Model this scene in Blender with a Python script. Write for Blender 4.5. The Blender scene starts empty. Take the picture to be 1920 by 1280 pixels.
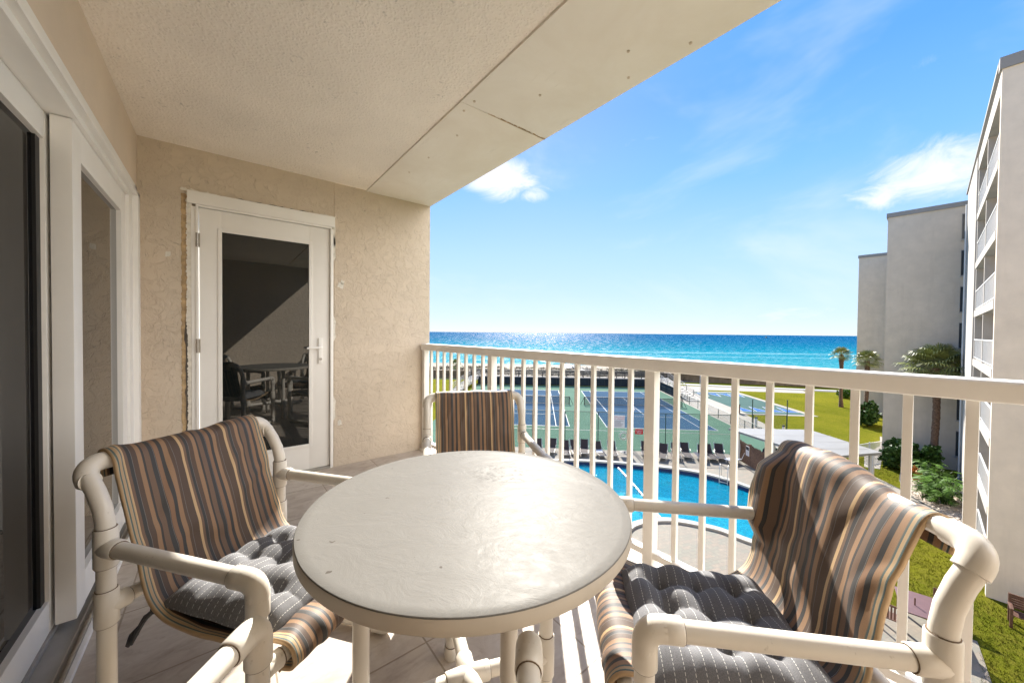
import bpy, bmesh, math, random
from math import sin, cos, pi, radians as R, sqrt, atan2
from mathutils import Vector, Matrix, noise
random.seed(7)
S = bpy.context.scene
COL = S.collection
# ------------------------------------------------------------------ camera
cam_d = bpy.data.cameras.new('camera'); cam = bpy.data.objects.new('camera', cam_d); COL.objects.link(cam)
cam_d.sensor_width = 36.0; cam_d.lens = 688.2/1920*36
cam_d.shift_y = -5.6/1920
cam_d.clip_start = 0.02; cam_d.clip_end = 30000
cam.location = (0, 0, 1.2)
M3 = Matrix.Rotation(R(-38.43), 3, 'Z') @ Matrix.Rotation(R(90-.965), 3, 'X') @ Matrix.Rotation(R(.561), 3, 'Z')
cam.rotation_euler = M3.to_euler()
S.camera = cam
# ------------------------------------------------------------------ sun, sky, exposure
SUN_AZ, SUN_EL = R(41.2), R(34.8)
sdir = Vector((sin(SUN_AZ)*cos(SUN_EL), cos(SUN_AZ)*cos(SUN_EL), sin(SUN_EL)))
sd = bpy.data.lights.new('sun', 'SUN'); so = bpy.data.objects.new('sun', sd); COL.objects.link(so)
sd.energy = 2.0; sd.angle = R(.55); sd.color = (1, .95, .86)
so.rotation_euler = sdir.to_track_quat('Z', 'Y').to_euler()
S.view_settings.view_transform = 'Standard'; S.view_settings.look = 'None'
S.view_settings.exposure = 2.80; S.view_settings.gamma = 1
S.render.engine = 'CYCLES'
S.cycles.max_bounces = 8; S.cycles.diffuse_bounces = 5; S.cycles.transparent_max_bounces = 24
try: S.cycles.use_denoising = True
except Exception: pass

class NT:
    """tiny node helper"""
    def __init__(s, tree): s.t = tree; s.n = tree.nodes; s.l = tree.links
    def new(s, typ, **kw):
        n = s.n.new(typ)
        for k, v in kw.items():
            if k.startswith('_'): setattr(n, k[1:], v)
        for k, v in kw.items():
            if not k.startswith('_'):
                key = int(k[1:]) if k[0] == 'i' and k[1:].isdigit() else k.replace('__', ' ')
                s.set(n.inputs[key], v)
        return n
    def set(s, inp, v):
        if isinstance(v, bpy.types.NodeSocket): s.l.new(v, inp)
        elif isinstance(v, bpy.types.Node): s.l.new(v.outputs[0], inp)
        else:
            if isinstance(v, (tuple, list)) and len(v) == 3 and inp.type == 'RGBA': v = (*v, 1)
            inp.default_value = v
    def math(s, op, a, b=0.0, c=0.0, clamp=False):
        n = s.n.new('ShaderNodeMath'); n.operation = op; n.use_clamp = clamp
        s.set(n.inputs[0], a); s.set(n.inputs[1], b); s.set(n.inputs[2], c); return n.outputs[0]
    def vmath(s, op, a, b=(0, 0, 0)):
        n = s.n.new('ShaderNodeVectorMath'); n.operation = op
        s.set(n.inputs[0], a); s.set(n.inputs[1], b); return n
    def mix(s, f, a, b, typ='MIX'):
        n = s.n.new('ShaderNodeMix'); n.data_type = 'RGBA'; n.blend_type = typ
        s.set(n.inputs[0], f); s.set(n.inputs[6], a); s.set(n.inputs[7], b); return n.outputs[2]
    def ramp(s, f, stops, interp='LINEAR'):
        n = s.n.new('ShaderNodeValToRGB'); n.color_ramp.interpolation = interp
        e = n.color_ramp.elements
        while len(e) > len(stops): e.remove(e[-1])
        while len(e) < len(stops): e.new(1)
        for el, (p, c) in zip(e, stops):
            el.position = p; el.color = (*c, 1) if len(c) == 3 else c
        s.set(n.inputs[0], f); return n.outputs[0]
    def mapr(s, v, a, b, c=0.0, d=1.0, smooth=False):
        n = s.n.new('ShaderNodeMapRange'); n.clamp = True
        if smooth: n.interpolation_type = 'SMOOTHSTEP'
        s.set(n.inputs[0], v)
        for i, q in enumerate((a, b, c, d)): s.set(n.inputs[i+1], q)
        return n.outputs[0]
    def noise(s, vec, scale, detail=4.0, rough=.55, dist=0.0, out=0):
        n = s.n.new('ShaderNodeTexNoise'); s.set(n.inputs['Scale'], scale)
        n.inputs['Detail'].default_value = detail; n.inputs['Roughness'].default_value = rough
        n.inputs['Distortion'].default_value = dist
        if vec is not None: s.set(n.inputs['Vector'], vec)
        return n.outputs[out]

W = bpy.data.worlds.new('World'); S.world = W; W.use_nodes = True
w = NT(W.node_tree); w.n.clear()
sky = w.new('ShaderNodeTexSky', _sky_type='NISHITA', _sun_disc=False, _sun_elevation=SUN_EL, _sun_rotation=SUN_AZ, _altitude=0, _air_density=1.0, _dust_density=0.35, _ozone_density=3.0)
tc = w.new('ShaderNodeTexCoord')
# photographic shoulder on the very bright sky round the sun: c / (1 + lum / k)
bwv = w.new('ShaderNodeRGBToBW', Color=sky.outputs[0]).outputs[0]
den = w.math('ADD', 1.0, w.math('DIVIDE', bwv, 2.6))
skd = w.vmath('SCALE', sky.outputs[0]); w.set(skd.inputs['Scale'], w.math('DIVIDE', 1.55, den))
hs = w.new('ShaderNodeHueSaturation'); hs.inputs['Saturation'].default_value = 1.15; w.set(hs.inputs['Color'], skd.outputs[0])
sepd = w.new('ShaderNodeSeparateXYZ', Vector=tc.outputs['Generated'])
clear = w.ramp(w.math('MAXIMUM', sepd.outputs[2], 0.0), [(0, (.72, .88, 1.02)), (.035, (.62, .82, 1.04)), (.10, (.53, .74, 1.06)), (.20, (.42, .67, 1.08)), (.35, (.19, .50, 1.09)), (.50, (.085, .36, 1.07)), (.65, (.07, .34, 1.0)), (1, (.06, .33, 1.0))])
ground = w.mapr(sepd.outputs[2], -.02, 0.0, 0, 1)
skyc = w.mix(.90, hs.outputs[0], clear)
skyc = w.mix(ground, (.5, .55, .6), skyc)
dirv = tc.outputs['Generated']
def blob(px, py, rad, stretch):
    """cloud centre given by its heading; returns 0..1 falloff round that direction"""
    d = M3 @ Vector(((px-960)/688.2, -(py-634.4)/688.2, -1)); d.normalize()
    q = w.vmath('SUBTRACT', dirv, tuple(d)).outputs[0]
    q = w.vmath('MULTIPLY', q, (1, 1, stretch)).outputs[0]
    ln = w.vmath('LENGTH', q).outputs['Value']
    return w.mapr(ln, 0.0, rad, 1.0, 0.0, True)
stv = w.vmath('MULTIPLY', dirv, (1.0, 1.0, 2.2)).outputs[0]
wis = w.noise(stv, 7.0, 7.0, .62, 1.1)
wis2 = w.noise(stv, 2.2, 5.0, .6, .6)
tot = None
for px, py, rad, st, amt in ((935, 335, .17, 1.8, 1.2), (1000, 365, .10, 2.2, .8), (1745, 320, .19, 1.8, 1.02), (1665, 365, .14, 2.4, .75), (1215, 262, .11, 3.2, .42), (1745, 112, .07, 2.4, .42), (1500, 585, .22, 4.0, .55), (900, 600, .25, 4.0, .3)):
    b = w.math('MULTIPLY', blob(px, py, rad, st), amt)
    tot = b if tot is None else w.math('MAXIMUM', tot, b)
cl = w.math('ADD', w.math('MULTIPLY', tot, 1.05), w.math('MULTIPLY', w.math('SUBTRACT', wis, .5), 1.5))
cl = w.mapr(cl, .42, 1.05, 0, 1, True)
cl = w.math('MULTIPLY', cl, w.mapr(tot, 0, .25, 0, 1, True))
thin = w.mapr(wis2, .46, .78, 0, .34, True)
cl = w.math('MAXIMUM', cl, thin)
colr = w.mix(w.math('MULTIPLY', cl, .90), skyc, (1.2, 1.23, 1.28))
# invented bright clouds behind and right of the viewer, added to light the balcony
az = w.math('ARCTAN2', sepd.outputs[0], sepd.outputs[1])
fill_clouds = w.math('MULTIPLY', w.mapr(az, 1.66, 1.84, 0, 1, True), w.mapr(az, 3.0, 3.14, 1, .6, True))
fill_clouds = w.math('MULTIPLY', fill_clouds, w.math('MULTIPLY', w.mapr(sepd.outputs[2], .02, .08, 0, 1, True), w.mapr(sepd.outputs[2], .70, .85, 1, 0, True)))
fill_clouds = w.math('MULTIPLY', fill_clouds, w.mapr(w.noise(dirv, 3.0, 6.0, .6), .33, .47, .25, 1, True))
colr = w.mix(fill_clouds, colr, (4.6, 4.55, 4.5))
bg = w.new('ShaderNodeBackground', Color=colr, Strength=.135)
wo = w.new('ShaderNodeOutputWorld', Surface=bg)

# ------------------------------------------------------------------ materials
def mat(name):
    m = bpy.data.materials.new(name); m.use_nodes = True
    t = NT(m.node_tree); t.n.clear()
    o = t.new('ShaderNodeOutputMaterial'); p = t.new('ShaderNodeBsdfPrincipled')
    t.l.new(p.outputs[0], o.inputs[0]); t.p = p; t.o = o; t.m = m
    return t
def bump(t, h, strength, dist, normal=None):
    b = t.new('ShaderNodeBump'); t.set(b.inputs['Height'], h)
    b.inputs['Strength'].default_value = strength; b.inputs['Distance'].default_value = dist
    if normal is not None: t.set(b.inputs['Normal'], normal)
    return b.outputs[0]
def simple(name, col, rough=.6, var=.12, scale=6.0, bs=.15, bd=.002, bscale=60.0, metal=0.0, spec=.5):
    t = mat(name); tc = t.new('ShaderNodeTexCoord').outputs['Object']
    n = t.noise(tc, scale, 5, .6)
    dark = tuple(c*(1-var) for c in col); lite = tuple(min(1, c*(1+var)) for c in col)
    t.set(t.p.inputs['Base Color'], t.ramp(n, [(.3, dark), (.7, lite)]))
    t.p.inputs['Roughness'].default_value = rough; t.p.inputs['Metallic'].default_value = metal
    t.p.inputs['Specular IOR Level'].default_value = spec
    if bs: t.set(t.p.inputs['Normal'], bump(t, t.noise(tc, bscale, 4), bs, bd))
    return t.m
MT = {}
MT['pvc'] = None
def mk_pvc():
    t = mat('cream_pvc_plastic'); o = t.new('ShaderNodeTexCoord').outputs['Object']
    n = t.noise(o, 4, 6, .65); n2 = t.noise(o, 55, 3, .6)
    c = t.ramp(n, [(.25, (.66, .605, .525)), (.7, (.74, .69, .61))])
    sp = t.mapr(n2, .66, .74, 0, .35)
    c = t.mix(sp, c, (.30, .24, .17))
    t.set(t.p.inputs['Base Color'], c); t.p.inputs['Roughness'].default_value = .34
    t.set(t.p.inputs['Roughness'], t.mapr(n, .3, .7, .27, .45))
    t.set(t.p.inputs['Normal'], bump(t, n, .12, .004))
    return t.m
MT['pvc'] = mk_pvc()
def mk_stucco(name, base, mode):
    t = mat(name); o = t.new('ShaderNodeTexCoord').outputs['Object']
    big = t.noise(o, 1.3, 5, .6)
    c = t.ramp(big, [(.25, tuple(x*.88 for x in base)), (.75, tuple(min(1, x*1.06) for x in base))])
    if mode == 'skip':
        wv = t.noise(o, 5, 3, .5, 0, 1)
        q = t.vmath('ADD', t.vmath('MULTIPLY', o, (1, 1, .55)).outputs[0], t.vmath('MULTIPLY', wv, (.30, .30, .30)).outputs[0]).outputs[0]
        v = t.new('ShaderNodeTexVoronoi', _feature='DISTANCE_TO_EDGE'); t.set(v.inputs['Vector'], q); v.inputs['Scale'].default_value = 15
        msk = t.mapr(t.noise(o, 8, 6, .8), .50, .60, 0, 1)
        crack = t.math('MULTIPLY', t.mapr(v.outputs[0], 0, .030, 1, 0, True), msk)
        lump = t.noise(o, 11, 7, .72, .5)
        plate = t.mapr(lump, .44, .56, 0, 1, True)
        fine = t.noise(o, 130, 3, .6)
        h = t.math('ADD', t.math('MULTIPLY', plate, .55), t.math('MULTIPLY', fine, .22))
        h = t.math('SUBTRACT', h, t.math('MULTIPLY', crack, .9))
        c = t.mix(t.math('MULTIPLY', crack, .30), c, tuple(x*.48 for x in base))
        t.set(t.p.inputs['Normal'], bump(t, h, .72, .0065))
    elif mode == 'knock':
        v = t.new('ShaderNodeTexVoronoi'); t.set(v.inputs['Vector'], t.vmath('ADD', o, t.vmath('MULTIPLY', t.noise(o, 30, 2, .5, 0, 1), (.03, .03, .03)).outputs[0]).outputs[0]); v.inputs['Scale'].default_value = 62
        n = t.noise(o, 75, 4, .6)
        h = t.math('ADD', t.mapr(v.outputs[0], .15, .6, 1, 0, True), t.math('MULTIPLY', n, .9))
        pits = t.math('MULTIPLY', t.mapr(t.noise(o, 42, 2, .5), .66, .72, 0, 1), t.mapr(t.noise(o, 2.2, 3, .5), .45, .62, 0, 1))
        h = t.math('SUBTRACT', h, pits)
        c = t.mix(t.math('MULTIPLY', pits, .5), c, tuple(x*.4 for x in base))
        t.set(t.p.inputs['Normal'], bump(t, h, .6, .0045))
    else:
        n = t.noise(o, 60, 5, .7)
        st_ = t.noise(t.vmath('MULTIPLY', o, (1.4, 1.4, .16)).outputs[0], 1.0, 6, .7); st2 = t.noise(o, .35, 5, .65)
        c = t.mix(t.math('ADD', t.mapr(st_, .52, .72, 0, .30), t.mapr(st2, .5, .7, 0, .16)), c, tuple(x*.66 for x in base))
        t.set(t.p.inputs['Normal'], bump(t, n, .35, .01))
    t.set(t.p.inputs['Base Color'], c); t.p.inputs['Roughness'].default_value = .88; t.p.inputs['Specular IOR Level'].default_value = .25
    return t.m
MT['wall'] = mk_stucco('beige_stucco', (.68, .58, .465), 'skip')
MT['wall_left'] = mk_stucco('beige_smooth_stucco', (.77, .65, .53), 'fine')
MT['ceiling'] = mk_stucco('textured_ceiling_paint', (.93, .855, .765), 'knock')
def mk_soffit():
    t = mat('painted_soffit_board'); o = t.new('ShaderNodeTexCoord').outputs['Object']
    n = t.noise(o, 2.0, 5, .65, .5); n2 = t.noise(o, 9, 6, .7)
    c = t.ramp(n, [(.3, (.78, .72, .62)), (.7, (.87, .83, .75))])
    st = t.math('MULTIPLY', t.mapr(t.noise(t.vmath('MULTIPLY', o, (6, 1, 1)).outputs[0], 5, 6, .72), .55, .72, 0, 1), t.mapr(n, .5, .7, 0, .5))
    c = t.mix(st, c, (.42, .36, .27))
    xx = t.new('ShaderNodeSeparateXYZ', Vector=o)
    edge = t.math('MULTIPLY', t.mapr(xx.outputs[0], 1.45, 1.68, 0, 1), t.mapr(n2, .55, .68, 0, .45))
    c = t.mix(edge, c, (.50, .52, .52))
    t.set(t.p.inputs['Base Color'], c); t.p.inputs['Roughness'].default_value = .75
    t.set(t.p.inputs['Normal'], bump(t, n2, .25, .003))
    return t.m
MT['soffit'] = mk_soffit()
MT['white'] = simple('white_painted_frame', (.88, .86, .825), .42, .04, 3, .06, .001)
MT['door_paint'] = simple('white_door_paint', (.84, .815, .775), .45, .04, 2.5, .08, .001, 120)
MT['caulk'] = simple('dried_white_caulk', (.76, .72, .64), .8, .15, 30, .6, .004, 80)
MT['old_wood'] = simple('exposed_tan_plaster_edge', (.48, .34, .19), .85, .35, 22, .8, .005, 60)
MT['seam'] = simple('dark_glue_line', (.16, .11, .07), .9, .3, 30, 0)
MT['gap'] = simple('dark_gap', (.10, .085, .07), .9, .3, 12, .3)
MT['nickel'] = simple('brushed_nickel', (.45, .42, .38), .35, .15, 30, .1, .001, 90, metal=.9)
MT['grey_sill'] = simple('grey_aluminium_sill', (.36, .35, .335), .5, .1, 8, .15, .001, 200, metal=.2)
MT['rubber'] = simple('black_seal', (.012, .012, .012), .5, .1)
MT['rail'] = simple('cream_painted_aluminium', (.89, .865, .825), .38, .05, 5, .08, .001, 70)
MT['bwhite'] = simple('white_balcony_paint', (.55, .55, .55), .5, .04, 2, .05)
def mk_glass(name, tint, spec, rough=0.0):
    t = mat(name); t.set(t.p.inputs['Base Color'], tint)
    t.p.inputs['Roughness'].default_value = rough; t.p.inputs['IOR'].default_value = spec
    o = t.new('ShaderNodeTexCoord').outputs['Object']
    t.set(t.p.inputs['Base Color'], t.ramp(t.noise(o, 1.5, 3, .5), [(.3, tint), (.7, tuple(c*1.3 for c in tint))]))
    return t.m
MT['glass'] = mk_glass('dark_reflective_glass', (.006, .008, .008), 1.62)
MT['glass_side'] = mk_glass('near_black_side_glass', (.003, .003, .004), 1.20)
MT['glass_far'] = mk_glass('dark_window_glass', (.03, .035, .04), 1.6, .05)
def mk_floor():
    t = mat('stone_look_floor_tile'); o = t.new('ShaderNodeTexCoord').outputs['Object']
    sp = t.new('ShaderNodeSeparateXYZ', Vector=o)
    def grout(v, off, per):
        q = t.math('DIVIDE', t.math('SUBTRACT', v, off), per)
        f = t.math('ABSOLUTE', t.math('SUBTRACT', t.math('FRACT', q), .5))
        return t.mapr(f, .5-.0045/per, .5-.002/per, 0, 1), t.math('FLOOR', q)
    gx, ix = grout(sp.outputs[0], 1.09, .4717); gy, iy = grout(sp.outputs[1], .84, .455)
    g = t.math('MAXIMUM', gx, gy)
    cid = t.new('ShaderNodeCombineXYZ', X=t.math('MULTIPLY', ix, 3.7), Y=t.math('MULTIPLY', iy, 5.1), Z=t.math('MULTIPLY', ix, 2.3))
    q = t.vmath('ADD', t.vmath('MULTIPLY', o, (1.0, 1.8, 1)).outputs[0], cid.outputs[0]).outputs[0]
    n = t.noise(q, 4.5, 7, .66, 1.3); n2 = t.noise(q, 16, 6, .7, .6)
    c = t.ramp(n, [(.25, (.38, .31, .25)), (.5, (.50, .43, .36)), (.72, (.58, .52, .45))])
    c = t.mix(t.mapr(n2, .52, .7, 0, .4), c, (.30, .22, .17))
    c = t.mix(g, c, (.30, .24, .18))
    t.set(t.p.inputs['Base Color'], c)
    t.set(t.p.inputs['Roughness'], t.mapr(n2, .3, .7, .42, .62))
    h = t.math('SUBTRACT', t.math('MULTIPLY', n2, .5), g)
    t.set(t.p.inputs['Normal'], bump(t, h, .35, .003)); return t.m
MT['floor'] = mk_floor()
def mk_tabletop():
    t = mat('cream_slate_textured_resin'); o = t.new('ShaderNodeTexCoord').outputs['Object']
    q = t.vmath('MULTIPLY', o, (2.2, 7.0, 2)).outputs[0]
    rot = t.new('ShaderNodeVectorRotate', _rotation_type='Z_AXIS', Vector=o, Angle=R(38)); q = t.vmath('MULTIPLY', rot.outputs[0], (1.0, 1.5, 1)).outputs[0]
    n = t.noise(q, 7, 8, .68, 1.2); n2 = t.noise(q, 30, 6, .7, .5); st = t.noise(o, 3.0, 6, .6)
    c = t.ramp(st, [(.3, (.176, .168, .155)), (.7, (.188, .180, .167))])
    vv = t.vmath('SUBTRACT', o, (.20, .10, .70)); ln = t.vmath('LENGTH', vv.outputs[0]).outputs['Value']
    dirt = t.math('MULTIPLY', t.mapr(ln, .02, .16, 1, 0, True), t.mapr(t.noise(o, 38, 6, .75), .48, .62, 0, .85))
    c = t.mix(dirt, c, (.035, .028, .02))
    sp = t.mapr(t.noise(o, 33, 2, .5), .735, .76, 0, .7); c = t.mix(sp, c, (.06, .045, .035))
    t.set(t.p.inputs['Base Color'], c)
    t.set(t.p.inputs['Roughness'], t.mapr(n2, .3, .7, .32, .44)); t.p.inputs['Specular IOR Level'].default_value = .022
    terr = t.mapr(n, .35, .65, 0, 1)
    h = t.math('ADD', t.math('MULTIPLY', terr, 1.0), t.math('MULTIPLY', n2, .35))
    t.set(t.p.inputs['Normal'], bump(t, h, .30, .0020)); return t.m
MT['tabletop'] = mk_tabletop()
MT['table_rim'] = simple('cream_table_edge', (.50, .45, .38), .55, .08, 6, .15, .002, 50)
def mk_stripe():
    t = mat('striped_brown_sling_fabric'); uv = t.new('ShaderNodeUVMap', _uv_map='UVMap').outputs[0]
    s = t.new('ShaderNodeSeparateXYZ', Vector=uv); x = s.outputs[0]; y = s.outputs[1]
    br = (.080, .048, .031); mv = (.145, .088, .056); ch = (.034, .032, .032); tn = (.27, .160, .086); gd = (.50, .345, .185); rs = (.215, .118, .064); gy = (.16, .15, .14); bk = (.030, .024, .021)
    unit = [(gd, 8), (bk, 1), (br, 20), (gy, 1.6), (br, 9), (tn, 13), (ch, 11), (rs, 13), (bk, 1), (gy, 1.4), (ch, 11), (mv, 15), (bk, 1), (ch, 5), (tn, 12), (br, 13), (gy, 1.6), (ch, 9), (mv, 8)]
    totw = sum(q[1] for q in unit); stops = []; a = 0
    for c, l in unit: stops.append((a/totw, c)); a += l
    f = t.math('FRACT', t.math('ADD', t.math('DIVIDE', x, totw*.001), .12))
    c = t.ramp(f, stops, 'CONSTANT')
    # woven look: dashes across the stripe and fine thread noise
    wv = t.math('SINE', t.math('MULTIPLY', y, 2100.0)); wx = t.math('SINE', t.math('MULTIPLY', x, 2600.0))
    th = t.noise(t.vmath('MULTIPLY', uv, (700, 260, 1)).outputs[0], 1.0, 3, .6)
    k = t.math('ADD', t.math('ADD', t.math('MULTIPLY', wv, .10), t.math('MULTIPLY', wx, .08)), t.math('MULTIPLY', t.math('SUBTRACT', th, .5), 1.1))
    c = t.mix(t.math('ADD', .5, t.math('MULTIPLY', k, .35), 0, True), t.mix(.5, c, (0, 0, 0), 'MIX'), t.mix(1.0, c, (1.55, 1.5, 1.45), 'MULTIPLY'))
    edge = t.math('MAXIMUM', t.mapr(x, .018, .022, 1, 0), t.mapr(x, .448, .452, 0, 1))
    c = t.mix(edge, c, t.ramp(t.math('FRACT', t.math('MULTIPLY', x, 90)), [(0, (.42, .28, .15)), (.45, (.07, .105, .10)), (.8, (.38, .30, .2))], 'CONSTANT'))
    t.set(t.p.inputs['Base Color'], c); t.p.inputs['Roughness'].default_value = .62
    t.p.inputs['Sheen Weight'].default_value = .06
    t.set(t.p.inputs['Normal'], bump(t, k, .25, .0012)); return t.m
MT['stripe'] = mk_stripe()
def mk_cushion():
    t = mat('charcoal_linen_with_white_stitching'); uv = t.new('ShaderNodeUVMap', _uv_map='UVMap').outputs[0]
    s = t.new('ShaderNodeSeparateXYZ', Vector=uv); x = s.outputs[0]; y = s.outputs[1]
    line = t.mapr(t.math('ABSOLUTE', t.math('SUBTRACT', t.math('FRACT', t.math('DIVIDE', x, .0235)), .5)), .020, .034, 1, 0)
    dash = t.mapr(t.math('FRACT', t.math('DIVIDE', y, .0078)), .58, .66, 1, 0)
    th = t.noise(t.vmath('MULTIPLY', uv, (900, 300, 1)).outputs[0], 1.0, 3, .65); th2 = t.noise(t.vmath('MULTIPLY', uv, (220, 900, 1)).outputs[0], 1.0, 3, .65)
    mm = t.math('ADD', t.math('MULTIPLY', th, .5), t.math('MULTIPLY', th2, .5))
    c = t.ramp(mm, [(.36, (.075, .074, .079)), (.64, (.185, .183, .192))])
    c = t.mix(t.math('MULTIPLY', line, dash), c, (.62, .61, .58))
    t.set(t.p.inputs['Base Color'], c); t.p.inputs['Roughness'].default_value = .8
    t.p.inputs['Sheen Weight'].default_value = .08
    t.set(t.p.inputs['Normal'], bump(t, mm, .4, .0015)); return t.m
MT['cushion'] = mk_cushion()
MT['tie'] = simple('dark_fabric_tie', (.05, .05, .055), .85, .3, 60, .5, .002, 200)
def mk_grass():
    t = mat('lawn_grass'); o = t.new('ShaderNodeTexCoord').outputs['Object']
    n = t.noise(o, .13, 5, .65, .4); n2 = t.noise(o, 3.2, 7, .75); n3 = t.noise(o, 26, 5, .8)
    c = t.ramp(n, [(.35, (.12, .132, .012)), (.6, (.195, .185, .018))])
    c = t.mix(t.mapr(n2, .44, .66, 0, .8), c, (.20, .17, .03))
    c = t.mix(t.mapr(n3, .40, .62, .5, 0), c, (.050, .075, .007))
    t.set(t.p.inputs['Base Color'], c); t.p.inputs['Roughness'].default_value = 1.0; t.p.inputs['Specular IOR Level'].default_value = 0
    t.set(t.p.inputs['Normal'], bump(t, t.math('ADD', n3, n2), .9, .09)); return t.m
MT['grass'] = mk_grass()
MT['sand'] = simple('pale_sand', (.34, .31, .26), .9, .15, .3, .5, .1, 2)
MT['dune'] = simple('dune_sand', (.20, .16, .115), .9, .5, 1.2, .6, .2, 3)
MT['concrete'] = simple('pale_concrete', (.25, .225, .19), .85, .12, .8, .2, .01, 20)
MT['asphalt'] = simple('dark_asphalt', (.07, .065, .06), .85, .15, 2, .3, .01, 30)
def mk_pavers():
    t = mat('herringbone_deck_pavers'); o = t.new('ShaderNodeTexCoord').outputs['Object']
    rot = t.new('ShaderNodeVectorRotate', _rotation_type='Z_AXIS', Vector=o, Angle=R(20))
    b = t.new('ShaderNodeTexBrick', Vector=rot.outputs[0], Scale=1.0, Mortar__Size=.012, Brick__Width=.42, Row__Height=.2)
    b.inputs['Color1'].default_value = (.20, .16, .122, 1); b.inputs['Color2'].default_value = (.145, .15, .12, 1); b.inputs['Mortar'].default_value = (.14, .125, .10, 1)
    n = t.noise(o, .5, 5, .6)
    c = t.mix(t.mapr(n, .35, .65, 0, .6), b.outputs[0], (.195, .166, .13))
    c = t.mix(t.mapr(t.noise(o, 5, 5, .7), .5, .75, 0, .4), c, (.34, .27, .20))
    t.set(t.p.inputs['Base Color'], c); t.p.inputs['Roughness'].default_value = .8
    t.set(t.p.inputs['Normal'], bump(t, b.outputs[1], -.3, .004)); return t.m
MT['pavers'] = mk_pavers()
def mk_court(name, col):
    t = mat(name); o = t.new('ShaderNodeTexCoord').outputs['Object']
    n = t.noise(o, .35, 6, .65, .5); n2 = t.noise(o, 2.0, 5, .7)
    c = t.ramp(n, [(.3, tuple(x*.88 for x in col)), (.7, tuple(x*1.1 for x in col))])
    c = t.mix(t.mapr(n2, .58, .75, 0, .3), c, tuple(x*.7 for x in col))
    t.set(t.p.inputs['Base Color'], c); t.p.inputs['Roughness'].default_value = .9; t.p.inputs['Specular IOR Level'].default_value = .02; return t.m
MT['court_green'] = mk_court('green_court_acrylic', (.080, .145, .105))
MT['court_blue'] = mk_court('blue_court_acrylic', (.028, .066, .116))
MT['court_grey'] = mk_court('grey_green_court_acrylic', (.065, .115, .105))
MT['court_mid'] = mk_court('bright_blue_court_paint', (.04, .12, .33))
MT['line'] = simple('white_court_line', (.34, .35, .36), .6, .05, 2, 0)
MT['green_metal'] = simple('dark_green_coated_metal', (.018, .055, .042), .5, .15, 8, .05)
MT['black_metal'] = simple('black_coated_metal', (.02, .021, .024), .5, .2, 8, .05)
MT['screen'] = simple('dark_windscreen_cloth', (.016, .024, .032), .9, .35, 1.5, .3, .02, 6)
MT['dark_wood'] = simple('dark_stained_wood', (.10, .045, .028), .6, .3, 14, .3, .004, 40)
MT['fence_wood'] = simple('weathered_brown_fence_wood', (.15, .085, .055), .85, .4, 6, .4, .005, 30)
MT['sea_wall'] = simple('brown_timber_seawall', (.17, .12, .075), .85, .35, 1.0, .5, .03, 5)
MT['grey_wood'] = simple('greyed_timber', (.36, .34, .31), .85, .25, 4, .3, .005, 30)
MT['roof_white'] = simple('white_metal_roof', (.235, .228, .215), .5, .08, .6, .05)
MT['red_tbl'] = simple('dusty_mauve_table_top', (.125, .068, .072), .5, .12, 6, .1)
MT['lounger_fabric'] = simple('dark_brown_mesh_sling', (.035, .022, .020), .8, .3, 20, .3)
MT['alu'] = simple('pale_aluminium_tube', (.55, .52, .48), .35, .1, 20, .05, metal=.4)
MT['navy_tile'] = simple('navy_waterline_tile', (.018, .022, .085), .25, .3, 12, .1)
MT['coping'] = simple('pale_pool_coping', (.33, .31, .275), .7, .08, 3, .2, .004, 30)
def mk_pool():
    t = mat('cyan_pool_plaster'); o = t.new('ShaderNodeTexCoord').outputs['Object']
    v = t.new('ShaderNodeTexVoronoi', _feature='DISTANCE_TO_EDGE'); v.inputs['Scale'].default_value = 2.6
    t.set(v.inputs['Vector'], t.vmath('ADD', o, t.vmath('MULTIPLY', t.noise(o, 1.2, 3, .5, 0, 1), (.7, .7, 0)).outputs[0]).outputs[0])
    c = t.mix(t.mapr(t.noise(o, .6, 4, .6), .3, .7), (.015, .36, .50), (.025, .42, .56))
    t.set(t.p.inputs['Base Color'], c); t.p.inputs['Roughness'].default_value = .6
    return t.m
MT['pool'] = mk_pool()
def mk_poolwater():
    t = mat('pool_water'); t.n.remove(t.p); o = t.new('ShaderNodeTexCoord').outputs['Object']
    n = t.noise(o, 2.0, 6, .65, .8); nb = bump(t, n, .6, .12)
    ge = t.new('ShaderNodeNewGeometry'); dt = t.math('ABSOLUTE', t.vmath('DOT_PRODUCT', ge.outputs['Incoming'], nb).outputs['Value'])
    frv = t.math('ADD', .02, t.math('MULTIPLY', t.math('POWER', t.math('SUBTRACT', 1.0, dt, 0, True), 5.0), .9))
    gl = t.new('ShaderNodeBsdfGlossy'); gl.inputs['Roughness'].default_value = .02; t.set(gl.inputs['Normal'], nb)
    v = t.new('ShaderNodeTexVoronoi', _feature='DISTANCE_TO_EDGE'); v.inputs['Scale'].default_value = 3.2
    t.set(v.inputs['Vector'], t.vmath('ADD', o, t.vmath('MULTIPLY', t.noise(o, 1.6, 3, .5, 0, 1), (.8, .8, 0)).outputs[0]).outputs[0])
    k = t.mapr(v.outputs[0], 0, .12, 1, .70, True)  # net of caustic light painted into the water tint
    tr = t.new('ShaderNodeBsdfTransparent', Color=t.mix(1, (.60, .98, 1), k, 'MULTIPLY'))
    df = t.new('ShaderNodeBsdfDiffuse', Color=(.0, .30, .46, 1)); sc = t.new('ShaderNodeMixShader', i0=.42, i1=tr.outputs[0], i2=df.outputs[0])
    mx = t.new('ShaderNodeMixShader', i0=frv, i1=sc.outputs[0], i2=gl.outputs[0])
    t.l.new(mx.outputs[0], t.o.inputs[0]); return t.m
MT['pool_water'] = mk_poolwater()
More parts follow.
